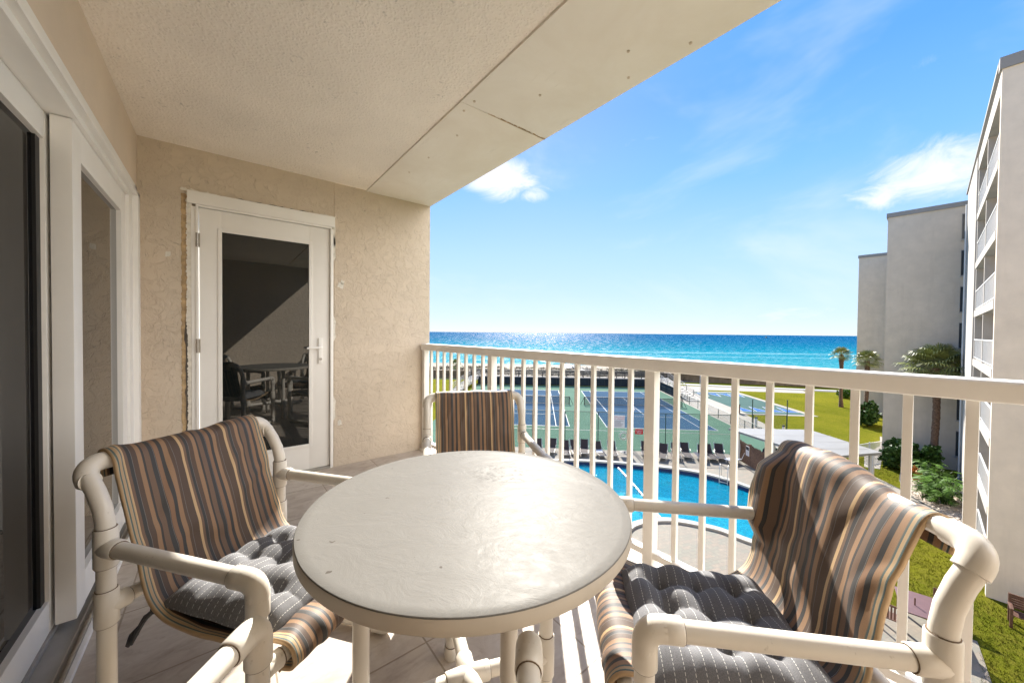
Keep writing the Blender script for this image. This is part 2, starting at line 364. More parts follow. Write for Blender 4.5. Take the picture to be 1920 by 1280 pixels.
def mk_sea():
    t = mat('gulf_sea_water'); g = t.new('ShaderNodeNewGeometry').outputs['Position']
    rot = t.new('ShaderNodeVectorRotate', _rotation_type='Z_AXIS', Vector=g, Angle=R(42.85)); s = t.new('ShaderNodeSeparateXYZ', Vector=rot.outputs[0])
    lg = t.math('LOGARITHM', t.math('MAXIMUM', s.outputs[1], 60.0), 10.0)
    wob = t.math('MULTIPLY', t.math('SUBTRACT', t.noise(t.vmath('MULTIPLY', rot.outputs[0], (.004, .012, 1)).outputs[0], 1.0, 4, .6), .5), .16)
    lg0 = lg; lg = t.math('ADD', lg, wob)
    c = t.ramp(t.mapr(lg, 2.0, 3.6), [(0, (.10, .29, .31)), (.12, (.045, .26, .30)), (.26, (.010, .19, .255)), (.38, (.001, .12, .20)), (.52, (.0, .085, .175)), (.72, (.0, .066, .155)), (1, (.0, .060, .145))])
    # a few pale bars running along the shore
    ln = t.math('ADD', s.outputs[1], t.math('MULTIPLY', t.noise(t.vmath('MULTIPLY', rot.outputs[0], (.006, .006, 1)).outputs[0], 1.0, 3, .5), 30.0))
    bars = t.math('MAXIMUM', t.math('MULTIPLY', t.mapr(t.math('ABSOLUTE', t.math('SUBTRACT', ln, 258)), 2, 12, 1, 0), .75), t.mapr(t.math('ABSOLUTE', t.math('SUBTRACT', ln, 216)), 1.5, 7, .5, 0))
    brk = t.mapr(t.noise(t.vmath('MULTIPLY', rot.outputs[0], (.03, .12, 1)).outputs[0], 1.0, 4, .7), .35, .6, .2, 1)
    c = t.mix(t.math('MULTIPLY', bars, brk), c, (.22, .38, .40))
    n1 = t.noise(t.vmath('MULTIPLY', rot.outputs[0], (.12, .40, 1)).outputs[0], 1.0, 8, .68)
    n2 = t.noise(t.vmath('MULTIPLY', rot.outputs[0], (.012, .05, 1)).outputs[0], 1.0, 7, .68)
    c = t.mix(t.mapr(n1, .35, .65, .25, 0), c, (.002, .09, .22))
    t.set(t.p.inputs['Base Color'], c); t.p.inputs['Roughness'].default_value = .30
    co = t.new('ShaderNodeCombineXYZ', X=t.math('DIVIDE', s.outputs[0], t.math('POWER', t.math('MAXIMUM', s.outputs[1], 60.0), .62)), Y=t.math('MULTIPLY', lg0, 62.0))
    sp = t.noise(t.vmath('MULTIPLY', co.outputs[0], (6.5, 3.2, 1)).outputs[0], 1.0, 4, .75)
    t.set(t.p.inputs['Specular IOR Level'], t.mapr(sp, .57, .63, 0, 1.0))
    b1 = bump(t, n1, 1.0, 2.2); b2 = bump(t, n2, .8, 7.0, b1)
    t.set(t.p.inputs['Normal'], b2); return t.m
MT['sea'] = mk_sea()
def mk_alpha(name, col, amt, per=None, ang=45):
    t = mat(name); o = t.new('ShaderNodeTexCoord').outputs['Object']
    t.set(t.p.inputs['Base Color'], col); t.p.inputs['Roughness'].default_value = .6
    t.set(t.p.inputs['Alpha'], t.mapr(t.noise(o, 30, 2, .5), .3, .7, amt*.8, amt*1.2)); return t.m
MT['chain'] = mk_alpha('green_chain_link_mesh', (.03, .09, .06), .13)
MT['net'] = mk_alpha('dark_net_mesh', (.02, .025, .03), .28)
MT['leaf'] = simple('glossy_shrub_leaves', (.035, .075, .014), .5, .5, 4, .2, spec=.2)
MT['leaf_light'] = simple('bright_split_leaves', (.060, .125, .012), .55, .5, 3, .2, spec=.12)
MT['palm_leaf'] = simple('palm_fan_leaf', (.19, .21, .06), .45, .5, 1.5, .2)
MT['palm_trunk'] = simple('fibrous_palm_trunk', (.13, .075, .045), .9, .5, 9, .9, .03, 14)
MT['scrub'] = simple('dry_dune_scrub', (.10, .082, .052), .9, .5, 2.5, .4)
MT['scrub_green'] = simple('green_dune_bush', (.10, .12, .03), .8, .5, 2.5, .4)
MT['rock'] = simple('pale_river_stone', (.50, .42, .34), .8, .3, 8, .3)
MT['red'] = simple('red_sign_paint', (.55, .015, .02), .5, .1, 10, 0)
MT['sign_white'] = simple('white_sign_board', (.72, .70, .70), .5, .05, 6, 0)
MT['red_text'] = simple('red_lettering', (.50, .03, .04), .5, .1, 10, 0)
MT['grey_text'] = simple('grey_lettering', (.18, .17, .19), .5, .1, 10, 0)
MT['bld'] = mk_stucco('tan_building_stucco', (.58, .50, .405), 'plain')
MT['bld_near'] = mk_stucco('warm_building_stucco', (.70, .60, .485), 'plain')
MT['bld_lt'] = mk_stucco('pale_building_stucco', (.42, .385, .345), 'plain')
MT['coping_grey'] = simple('grey_metal_roof_coping', (.24, .225, .205), .6, .06, 1, .05)
MT['navy_cloth'] = simple('navy_cover_cloth', (.015, .02, .05), .8, .3, 8, .4)
MT['grey_cloth'] = simple('pale_grey_towel', (.50, .50, .54), .9, .15, 12, .5)
MT['brown_leaf'] = simple('dry_brown_leaf', (.07, .035, .03), .7, .4, 40, .3)
MT['rope'] = simple('weathered_white_ring', (.55, .52, .48), .7, .3, 14, .3)
MT['orange_leaf'] = simple('orange_croton_leaves', (.45, .17, .02), .5, .4, 4, .1)

# ------------------------------------------------------------------ mesh helpers
class MB:
    def __init__(s): s.v = []; s.f = []; s.uv = {}; s.sm = []
    def add(s, vs, fs, smooth=False):
        b = len(s.v); s.v += [tuple(v) for v in vs]; s.f += [tuple(i+b for i in f) for f in fs]; s.sm += [smooth]*len(fs); return b
    def box(s, c, d, rz=0.0, m=None):
        cx, cy, cz = c; x, y, z = d[0]/2, d[1]/2, d[2]/2
        vs = []
        for k in (-1, 1):
            for (i, j) in ((-1, -1), (1, -1), (1, 1), (-1, 1)):
                px, py = i*x, j*y
                p = Vector((cx+px*cos(rz)-py*sin(rz), cy+px*sin(rz)+py*cos(rz), cz+k*z)) if m is None else m @ Vector((cx+px, cy+py, cz+k*z))
                vs.append(p)
        s.add(vs, [(3, 2, 1, 0), (4, 5, 6, 7), (0, 1, 5, 4), (1, 2, 6, 5), (2, 3, 7, 6), (3, 0, 4, 7)]); return s
    def bx(s, x0, x1, y0, y1, z0, z1): return s.box(((x0+x1)/2, (y0+y1)/2, (z0+z1)/2), (abs(x1-x0), abs(y1-y0), abs(z1-z0)))
    def bbox(s, x0, x1, y0, y1, z0, z1, r=.004):
        """box with chamfered edges"""
        bm = bmesh.new(); bmesh.ops.create_cube(bm, size=1)
        for v in bm.verts: v.co = Vector((x0+(v.co.x+.5)*(x1-x0), y0+(v.co.y+.5)*(y1-y0), z0+(v.co.z+.5)*(z1-z0)))
        bmesh.ops.bevel(bm, geom=bm.edges[:], offset=r, segments=2, profile=.7, affect='EDGES')
        bmesh.ops.recalc_face_normals(bm, faces=bm.faces)
        bm.verts.index_update(); s.add([v.co.copy() for v in bm.verts], [[v.index for v in f.verts] for f in bm.faces], True); bm.free(); return s
    def tube(s, pts, r, seg=14, caps=True):
        pts = [Vector(p) for p in pts]; n = len(pts); rr = r if isinstance(r, (list, tuple)) else [r]*n
        T = []
        for i in range(n):
            a = pts[max(0, i-1)]; b = pts[min(n-1, i+1)]; T.append((b-a).normalized())
        up = Vector((0, 0, 1)) if abs(T[0].z) < .9 else Vector((1, 0, 0))
        N = T[0].cross(up).normalized(); vs = []
        for i in range(n):
            if i: N = (N - T[i]*N.dot(T[i])).normalized()
            B = T[i].cross(N)
            for k in range(seg):
                a = 2*pi*k/seg; vs.append(pts[i]+(N*cos(a)+B*sin(a))*rr[i])
        fs = [(i*seg+k, i*seg+(k+1) % seg, (i+1)*seg+(k+1) % seg, (i+1)*seg+k) for i in range(n-1) for k in range(seg)]
        b = s.add(vs, fs, True)
        if caps:
            s.f.append(tuple(b+k for k in reversed(range(seg)))); s.sm.append(False)
            s.f.append(tuple(b+(n-1)*seg+k for k in range(seg))); s.sm.append(False)
        return s
    def sleeve(s, a, b, r, seg=18):
        """pipe fitting: short sleeve with softened ends"""
        a = Vector(a); b = Vector(b); d = (b-a).normalized(); e = .0035
        s.tube([a, a+d*e, b-d*e, b], [r-e*.7, r, r, r-e*.7], seg)
        if not hasattr(s, 'seams'): s.seams = []
        s.seams += [(a-d*.0012, a+d*.0004), (b-d*.0004, b+d*.0012)]; return s
    def ball(s, c, r, u=12, v=8, sc=(1, 1, 1), jit=0, rnd=None):
        vs = []; c = Vector(c)
        for j in range(v+1):
            th = pi*j/v
            for i in range(u):
                ph = 2*pi*i/u; k = r*(1+(rnd.uniform(-jit, jit) if rnd else 0))
                vs.append(c+Vector((sin(th)*cos(ph)*k*sc[0], sin(th)*sin(ph)*k*sc[1], cos(th)*k*sc[2])))
        fs = [(j*u+i, (j+1)*u+i, (j+1)*u+(i+1) % u, j*u+(i+1) % u) for j in range(v) for i in range(u)]
        s.add(vs, fs, True); return s
    def poly(s, pts, z0, z1=None):
        n = len(pts)
        if z1 is None: s.add([(x, y, z0) for x, y in pts], [tuple(range(n))]); return s
        s.add([(x, y, z0) for x, y in pts]+[(x, y, z1) for x, y in pts], [tuple(reversed(range(n))), tuple(range(n, 2*n))]+[(i, (i+1) % n, n+(i+1) % n, n+i) for i in range(n)]); return s
    def grid(s, fn, nu, nv, uvfn=None, smooth=True):
        b = len(s.v); vs = []; 
        for j in range(nv+1):
            for i in range(nu+1): vs.append(fn(i/nu, j/nv))
        fs = [(j*(nu+1)+i, j*(nu+1)+i+1, (j+1)*(nu+1)+i+1, (j+1)*(nu+1)+i) for j in range(nv) for i in range(nu)]
        s.add(vs, fs, smooth)
        if uvfn:
            for j in range(nv+1):
                for i in range(nu+1): s.uv[b+j*(nu+1)+i] = uvfn(i/nu, j/nv)
        return s
    def build(s, name, m, parent=None, loc=None):
        me = bpy.data.meshes.new(name); me.from_pydata([tuple(v) for v in s.v], [], s.f); me.update()
        me.polygons.foreach_set('use_smooth', s.sm)
        if s.uv:
            l = me.uv_layers.new(name='UVMap')
            for lp in me.loops: l.data[lp.index].uv = s.uv.get(lp.vertex_index, (0, 0))
        try: me.set_sharp_from_angle(angle=R(40))
        except Exception: pass
        me.materials.append(MT[m] if isinstance(m, str) else m)
        o = bpy.data.objects.new(name, me); COL.objects.link(o)
        if parent: o.parent = parent
        if loc: o.location = loc
        if getattr(s, 'seams', None) and m == 'pvc':
            g = MB()
            for a, b in s.seams: g.tube([a, b], .0233, 18)
            bm = bmesh.new(); bm.from_mesh(me); n0 = len(bm.faces)
            gm_ = bpy.data.meshes.new('tmp'); gm_.from_pydata([tuple(v) for v in g.v], [], g.f); bm.from_mesh(gm_); bm.faces.ensure_lookup_table()
            for f in bm.faces[n0:]: f.material_index = 1
            bm.to_mesh(me); bm.free(); bpy.data.meshes.remove(gm_); me.materials.append(MT['seam'])
        return o
def tag(o, label=None, cat=None, group=None, kind=None):
    if label: o['label'] = label
    if cat: o['category'] = cat
    if group: o['group'] = group
    if kind: o['kind'] = kind
    return o
def empty(name, loc=(0, 0, 0), rz=0.0, label=None, cat=None, group=None):
    o = bpy.data.objects.new(name, None); COL.objects.link(o); o.location = loc; o.rotation_euler = (0, 0, rz); o.empty_display_size = .2
    return tag(o, label, cat, group)
def struct(mb, name, m): return tag(mb.build(name, m), kind='structure')
def copy_thing(root, loc, rz, label):
    r = root.copy(); COL.objects.link(r); r.location = loc; r.rotation_euler = (0, 0, rz); r['label'] = label
    for ch in list(root.children):
        c = ch.copy(); COL.objects.link(c); c.parent = r
        for g in ch.children:
            d = g.copy(); COL.objects.link(d); d.parent = c
    return r
def label_mark(text, size, m, parent, mtx, name='lettering', extrude=.002):
    """lettering turned into a mesh and laid on its sign"""
    cu = bpy.data.curves.new(name, 'FONT'); cu.body = text; cu.size = size; cu.extrude = extrude; cu.align_x = 'CENTER'; cu.align_y = 'CENTER'
    tmp = bpy.data.objects.new('tmp', cu); COL.objects.link(tmp)
    dg = bpy.context.evaluated_depsgraph_get(); me = bpy.data.meshes.new_from_object(tmp.evaluated_get(dg))
    bpy.data.objects.remove(tmp); me.materials.clear(); me.materials.append(MT[m]); me.transform(mtx)
    me.name = name
    o = bpy.data.objects.new(name, me); COL.objects.link(o); o.parent = parent; return o
u2 = Vector((.680, .733)); v2 = Vector((.733, -.680)); CA = atan2(-.680, .733)
def AB(a, b): return (.680*b+.733*a, .733*b-.680*a)
GZ = -8.5
XL, YB, XR, CZ, YN = -.437, 3.5, 1.685, 2.49, -1.6

# ================================================================== BALCONY SHELL
floor = struct(MB().bx(XL-.2, 1.86, YN-.1, YB+.1, -.16, 0), 'floor', 'floor')
ceil_ = struct(MB().bx(XL-.2, 1.05, YN-.1, YB, CZ, CZ+.25), 'ceiling', 'ceiling')
sof = empty('soffit', (1.05, 0, CZ), 0, 'pale painted board soffit along the outer edge of the balcony ceiling, with a stained joint', 'soffit')
yj = 1.80
for y0, y1 in ((YN-.1, -.62), (-.617, yj-.0018), (yj+.0018, YB)):
    MB().bbox(0.0012, XR-1.05, y0, y1, -.012, .02, .002).build('soffit_board', 'soffit', sof)
MB().bx(0.003, XR-1.05-.003, YN-.1, YB, .02, .25).build('backing', 'gap', sof)
MB().bx(XR-1.05-.02, XR-1.05+.004, YN-.1, YB, .021, .3).build('fascia', 'soffit', sof)
for (x, y) in ((.055, yj+.06), (.055, yj-.05), (.30, yj-.32), (.16, yj+.32), (.15, yj+.72), (.14, yj+1.05), (.40, 1.0), (.42, .55), (.55, 1.1), (.57, .8)):
    MB().tube([(x, y, -.0125), (x, y, -.0165)], .007, 10).build('screw_head', 'wall', sof)
# ragged stain bits of peeled paint along the joint
pm = MB(); rn = random.Random(3)
for k in range(26):
    x = .18+.45*k/26; d = rn.uniform(.004, .016)
    pm.add([(x, yj-.001-d, -.0135), (x+.022, yj-.001-d*rn.uniform(.4, 1.2), -.0135), (x+.022, yj-.001, -.0135), (x, yj-.001, -.0135)], [(0, 3, 2, 1)])
pm.build('peeling_edge', 'old_wood', sof)
# back wall with the door opening
DX0, DX1, DZ1 = -.165, .765, 2.10
bw = empty('end_wall', (0, YB, 0), 0, 'beige stucco end wall holding the white door, at the far end of the balcony', 'wall')
q = MB(); q.bx(XL-.2, DX0, 0, .25, 0, CZ+.2); q.bx(DX1, .779, 0, .25, 0, CZ+.2); q.bx(DX0, DX1, 0, .25, DZ1, CZ+.2)
q.build('stucco_face', 'wall', bw)
MB().bx(.7805, XR, -.006, .25, 0, CZ-.002).build('stucco_face', 'wall', bw)
MB().bx(.779, .7805, .001, .25, 0, CZ+.1).build('control_joint', 'wall', bw)
pm = MB()
for (x, z, r) in ((.83, 1.60, .030), (.825, .38, .022), (-.285, 1.72, .022), (.845, 1.63, .018)):
    n = 14; rn = random.Random(int(x*100)); pts = []
    for k in range(n):
        a = 2*pi*k/n; rr = r*rn.uniform(.55, 1.15); pts.append((x+rr*cos(a), -.009 if x > .78 else -.002, z+rr*1.25*sin(a)))
    pm.add(pts, [tuple(range(n))])
pm.build('white_patch', 'caulk', bw)
# left wall above and beyond the sliding door
SY1, SZ1 = 3.20, 2.03
lw = empty('side_wall', (XL, 0, 0), 0, 'beige stucco wall above the sliding glass door on the left', 'wall')
q = MB(); q.bx(-.2, 0, YN-.1, YB, SZ1, CZ+.2); q.bx(-.2, 0, SY1, YB, 0, SZ1)
q.build('stucco_face', 'wall_left', lw)
nw = empty('rear_wall', (0, YN, 0), 0, 'beige stucco wall behind the viewer, seen only reflected in the door glass', 'wall')
MB().bx(XL-.2, XR, -.25, 0, 0, CZ+.2).build('stucco_face', 'wall', nw)

# ------------------------------------------------------------------ white glazed door in the end wall
dr = empty('glazed_door', (0, YB, 0), 0, 'white single door with one tall dark glass pane and lever handle in the end wall', 'door')
c = MB(); c.bbox(DX0, -.125, -.012, .12, 0, DZ1-.02, .003); c.bbox(.748, .772, -.012, .12, 0, DZ1-.02, .003); c.bbox(-.125, .748, -.012, .12, 2.082, DZ1+.005, .003)
c.bbox(-.140, -.1245, -.022, -.010, 0, 2.094, .003); c.bbox(.7465, .760, -.022, -.010, 0, 2.094, .003); c.bbox(-.140, .760, -.0225, -.0105, 2.080, 2.0945, .003)
c.build('door_frame', 'white', dr)
MB().bbox(-.185, .782, -.024, -.0005, 2.096, 2.185, .004).build('head_casing', 'white', dr)
l = MB(); gx0, gx1, gz0, gz1 = .005, .588, .233, 1.927; lx0, lx1, lz0, lz1 = -.122, .744, .02, 2.078
l.bbox(lx0, gx0, .004, .046, lz0, lz1, .003); l.bbox(gx1, lx1, .004, .046, lz0, lz1, .003)
l.bbox(gx0-.001, gx1+.001, .0045, .0455, lz0, gz0, .002); l.bbox(gx0-.001, gx1+.001, .0045, .0455, gz1, lz1, .002)
lo = l.build('door_leaf', 'door_paint', dr)
g = MB(); e = .022
g.bbox(gx0-e, gx0+.004, -.003, .0065, gz0-e, gz1+e, .002); g.bbox(gx1-.004, gx1+e, -.003, .0065, gz0-e, gz1+e, .002)
g.bbox(gx0-e, gx1+e, -.0025, .006, gz0-e, gz0+.004, .002); g.bbox(gx0-e, gx1+e, -.0025, .006, gz1-.004, gz1+e, .002)
g.build('glazing_bead', 'door_paint', lo)
MB().bx(gx0+.001, gx1-.001, .012, .020, gz0+.001, gz1-.001).build('glass_pane', 'glass', lo)
for z in (1.84, 1.08, .30):
    h = MB(); 
    for k in range(5): h.tube([(-.131, -.028, z-.05+k*.02+.001), (-.131, -.028, z-.05+(k+1)*.02-.001)], .0075, 12)
    h.bx(-.140, -.115, -.0235, -.021, z-.05, z+.05)
    h.build('hinge', 'nickel', dr)
h = MB(); h.bbox(.655, .690, -.010, .004, .915, 1.135, .004); h.build('handle_plate', 'white', lo)
h = MB(); h.tube([(.672, -.008, 1.055), (.672, -.052, 1.055), (.655, -.060, 1.054), (.56, -.058, 1.050)], [.009, .009, .009, .007], 12); h.build('lever_handle', 'white', lo)
MB().tube([(.672, -.008, .955), (.672, -.022, .955)], .010, 14).build('lock_cylinder', 'nickel', lo)
MB().bx(.745, .7475, .006, .03, .90, 1.13).build('strike_plate', 'nickel', dr)
MB().bbox(-.125, .748, -.018, .1, 0.0, .018, .003).build('threshold', 'coping', dr)
rn = random.Random(5)
def ragged(mb, x0, x1, z0, z1, y, n, jit, vertical=True, jl=0.0):
    for k in range(n):
        a0, a1 = k/n, (k+1)/n
        if not hasattr(ragged, 'p'): ragged.p = 0
        e0 = ragged.p; e1 = rn.uniform(-jit, jit); ragged.p = e1
        if vertical:
            za, zb = z0+(z1-z0)*a0, z0+(z1-z0)*a1
            mb.add([(x0+e0, y, za), (x1, y, za), (x1, y, zb), (x0+e1, y, zb)], [(0, 1, 2, 3)])
        else:
            xa, xb = x0+(x1-x0)*a0, x0+(x1-x0)*a1
            mb.add([(xa, y, z0), (xb, y, z0), (xb, y, z1+e1), (xa, y, z1+e0)], [(0, 1, 2, 3)])
q = MB(); ragged(q, -.218, -.172, .0, 2.16, -.0022, 170, .0035); q.build('exposed_plaster_edge', 'old_wood', dr)
q = MB(); ragged(q, -.198, -.168, .0, 1.25, -.0052, 30, .006); q.build('dark_gap', 'gap', dr)
q = MB(); ragged(q, -.190, -.160, 1.2, 2.17, -.0082, 110, .005); ragged(q, -.186, -.160, 0, 1.2, -.0082, 130, .004)
ragged(q, -.222, -.02, 2.180, 2.197, -.0062, 20, .007, False); ragged(q, .62, .79, 2.183, 2.193, -.0092, 12, .006, False); ragged(q, .770, .7725, 0, 2.1, -.0105, 4, .001)
for x0, z0 in ((.772, 1.9), (.772, 1.2), (.772, .5), (.770, 2.02)):
    q.add([(x0, -.0115, z0-.1), (x0+.018, -.0115, z0-.06), (x0+.013, -.0115, z0), (x0+.02, -.0115, z0+.08), (x0, -.0115, z0+.13)], [(0, 1, 2, 3, 4)])
q.build('ragged_caulk', 'caulk', dr)
q = MB(); ragged(q, .0, .62, 2.184, 2.191, -.0072, 30, .004, False); q.build('gap_line', 'gap', dr)

# ------------------------------------------------------------------ sliding glass door on the left
sl = empty('sliding_glass_door', (XL, 0, 0), 0, 'white sliding glass door with dark panes filling the left wall', 'door')
q = MB(); Z1 = 2.0
q.bbox(-.02, .022, YN, 3.335, 2.035, 2.098, .005); q.bbox(-.02, .022, 3.262, 3.335, 0, 2.098, .005)      # outer casing
q.bbox(-.02, .036, YN, 3.318, 2.022, 2.05, .005); q.bbox(-.02, .036, 3.245, 3.318, 0, 2.05, .005)
q.build('casing', 'white', sl)
q = MB(); q.bbox(-.13, .012, YN, 3.25, Z1-.006, 2.034, .003); q.bbox(-.13, .012, 3.14, 3.2495, .03, Z1-.006, .003)
q.build('door_frame', 'white', sl)
def panel(y0, y1, x0, x1, st, top, bot, zz0, name='sliding_panel'):
    p = MB(); p.bbox(x0, x1, y0, y0+st, zz0, Z1-.008, .003); p.bbox(x0, x1, y1-st, y1, zz0, Z1-.008, .003)
    p.bbox(x0+.001, x1-.001, y0+st-.001, y1-st+.001, Z1-.008-top, Z1-.0085, .003); p.bbox(x0+.001, x1-.001, y0+st-.001, y1-st+.001, zz0, zz0+bot, .003)
    po = p.build(name, 'white', sl); xm = (x0+x1)/2
    MB().bx(xm-.006, xm+.006, y0+st, y1-st, zz0+bot, Z1-.008-top).build('glass_pane', 'glass' if y0 > 0 else 'glass_side', po)
    return po
panel(2.142, 3.138, -.058, -.003, .115, .125, .13, .075)
p2 = panel(YN, 2.24, -.122, -.068, .105, .10, .12, .06)
MB().bx(-.1005, -.080, 2.095, 2.1345, .18, 1.89).build('interlock_seal', 'rubber', p2)
q = MB(); q.bx(-.13, -.062, YN, 3.138, 0, .058); q.bx(-.062, .002, YN, 3.138, 0, .040)
q.build('sill_step', 'grey_sill', sl)
q = MB(); q.bx(.003, .007, YN, 3.2, 0, .050); q.bx(.007, .018, YN, 3.2, 0, .014); q.bx(.0185, .0225, YN, 3.2, 0, .030)
q.build('track_rail', 'nickel', sl)
MB().bbox(.023, .038, YN, 3.2, 0, .020, .003).build('sill_nosing', 'white', sl)

# ------------------------------------------------------------------ railing
rl = empty('balcony_railing', (0, 0, 0), 0, 'cream painted metal balcony railing with flat handrail and square balusters', 'railing')
def RX(y): return 1.7525-.0371*y
a0, a1 = 3.47, -1.58
prof = []
hw, z0, z1 = .0425, 1.014, 1.078
for cx_, cz_, a_s in ((hw-.012, z1-.014, 0), (-hw+.012, z1-.014, 90), (-hw+.006, z0+.006, 180), (hw-.006, z0+.006, 270)):
    rr = .012 if a_s < 180 else .006
    for k in range(6):
        a = R(a_s+k*18); prof.append((cx_+rr*cos(a), cz_+rr*sin(a)*(1.15 if a_s < 180 else 1)))
q = MB(); n = len(prof); vs = [(RX(y)+x, y, z) for y in (a0, a1) for x, z in prof]
q.add(vs, [(i, (i+1) % n, n+(i+1) % n, n+i) for i in range(n)]+[tuple(reversed(range(n))), tuple(range(n, 2*n))], True)
q.build('handrail', 'rail', rl)
br = MB().bbox(-.022, .022, 0, 3.42+1.58, -.016, .016, .003).build('bottom_rail', 'rail', rl)
br.location = (RX(3.42), 3.42, .085); br.rotation_euler = (0, 0, pi+atan2(.0371, 1)*1.0)
posts = [3.452, 2.345, 1.012, 0.0, -1.30]
for y in posts:
    ph = .0130 if y == 0 else .0265
    q = MB(); q.bbox(RX(y)-ph, RX(y)+ph, y-ph, y+ph, -.01, 1.016, .003); po = q.build('post', 'rail', rl)
    MB().bbox(RX(y)-.045, RX(y)+.045, y-.045, y+.045, 0.001, .010, .003).build('base_plate', 'rail', po)
for (ya, yb_, n) in ((3.452, 2.345, 8), (2.345, 1.012, 10), (1.012, .004, 7), (.004, -1.30, 9)):
    for k in range(1, n+1):
        y = ya+(yb_-ya)*k/(n+1)
        MB().bbox(RX(y)-.0115, RX(y)+.0115, y-.0115, y+.0115, .095, 1.016, .0015).build('baluster', 'rail', rl)

# ------------------------------------------------------------------ round table
tb = empty('round_table', (.584, .926, 0), 0, 'round cream slate-look patio table on white pipe legs in the middle of the balcony', 'table')
q = MB(); N = 128; RT, zt, th = .457, .70, .037
rings = [(.001, zt), (.15, zt), (.3, zt), (.43, zt), (RT-.0032, zt), (RT-.0016, zt-.0008), (RT-.0008, zt-.0026)]
vs = []
for r_, z_ in rings:
    for k in range(N):
        a = 2*pi*k/N; w_ = noise.noise(Vector((cos(a)*4, sin(a)*4, 1.3)))*.0012 if r_ > .44 else 0
        vs.append(((r_+w_)*cos(a), (r_+w_)*sin(a), z_))
q.add(vs, [(i*N+k, i*N+(k+1) % N, (i+1)*N+(k+1) % N, (i+1)*N+k) for i in range(len(rings)-1) for k in range(N)][::1], False)
q.f = [tuple(reversed(f)) for f in q.f]
q.build('tabletop', 'tabletop', tb)
q = MB(); rings = [(RT-.0008, zt-.0026), (RT+.0004, zt-.007), (RT+.0005, zt-th+.006), (RT-.004, zt-th), (RT-.02, zt-th), (.0, zt-th)]
vs = [(r_*cos(2*pi*k/N), r_*sin(2*pi*k/N), z_) for r_, z_ in rings for k in range(N)]
q.add(vs, [(i*N+k, (i+1)*N+k, (i+1)*N+(k+1) % N, i*N+(k+1) % N) for i in range(len(rings)-1) for k in range(N)], True)
q.f = [tuple(reversed(f)) for f in q.f]
q.build('table_edge', 'table_rim', tb)
PR, FR = .021, .0262
camR = Matrix.Rotation(R(-38.43), 2)
legs = [camR @ Vector(p) for p in ((-.27, -.14), (.118, -.235), (.235, .055), (-.095, .25))]
hub = sum(legs, Vector((0, 0)))/4
for p in legs:
    q = MB(); q.tube([(p.x, p.y, .0), (p.x, p.y, zt-th)], PR, 20)
    q.sleeve((p.x, p.y, .12), (p.x, p.y, .25), FR)
    d = (hub-p).normalized(); q.sleeve((p.x, p.y, .185), (p.x+d.x*.055, p.y+d.y*.055, .185), FR-.001)
    q.sleeve((p.x, p.y, 0), (p.x, p.y, .045), FR)
    q.sleeve((p.x, p.y, zt-th-.03), (p.x, p.y, zt-th), FR)
    q.build('leg', 'pvc', tb)
q = MB()
for i in (0, 1):
    a, b = legs[i], legs[i+2]
    q.tube([(a.x, a.y, .185), (hub.x, hub.y, .185), (b.x, b.y, .185)], PR-.0005*i, 18)
    for e_ in (a, b):
        d = (e_-hub).normalized(); q.sleeve((hub.x, hub.y, .185), (hub.x+d.x*.065, hub.y+d.y*.065, .185), FR-.0003*i)
q.build('cross_brace', 'pvc', tb)

# ------------------------------------------------------------------ PVC chairs
PROFILE = [(-.420, .752), (-.425, .78), (-.424, .805), (-.408, .832), (-.385, .838), (-.362, .822), (-.346, .785), (-.330, .74), (-.308, .68), (-.285, .62), (-.262, .56), (-.238, .50), (-.215, .45), (-.185, .405), (-.14, .375), (-.08, .36), (0, .355), (.08, .358), (.16, .368), (.22, .384), (.265, .396), (.30, .394), (.325, .376), (.332, .352), (.318, .334), (.28, .326)]
PROFILE = [(y+(.052*max(0, min(1, (z-.45)/.30)) if y < 0 else 0), z-(.008 if z > .7 else 0)) for y, z in PROFILE]
def cat_(P, t):
    n = len(P)-1; x = t*n; i = min(n-1, int(x)); f = x-i
    p0 = P[max(0, i-1)]; p1 = P[i]; p2 = P[i+1]; p3 = P[min(n, i+2)]
    return tuple(.5*((2*p1[k])+(-p0[k]+p2[k])*f+(2*p0[k]-5*p1[k]+4*p2[k]-p3[k])*f*f+(-p0[k]+3*p1[k]-3*p2[k]+p3[k])*f**3) for k in (0, 1))
arc = [0.0]
for i in range(200):
    a = cat_(PROFILE, i/200); b = cat_(PROFILE, (i+1)/200); arc.append(arc[-1]+math.hypot(a[0]-b[0], a[1]-b[1]))
def byarc(t):
    L = t*arc[-1]; lo = 0
    while lo < 199 and arc[lo+1] < L: lo += 1
    f = (L-arc[lo])/max(1e-9, arc[lo+1]-arc[lo]); return cat_(PROFILE, (lo+f)/200)
W2 = .283; YR, YF, ZA = -.27, .27, .585
def arcpts(c, a, b, r, n=6):
    """rounded corner at c between directions a and b"""
    c, a, b = Vector(c), Vector(a).normalized(), Vector(b).normalized()
    out = []
    for k in range(n+1):
        t = k/n; p = (1-t)**2*(c+a*r)+2*t*(1-t)*c+t*t*(c+b*r); out.append(p)
    return out
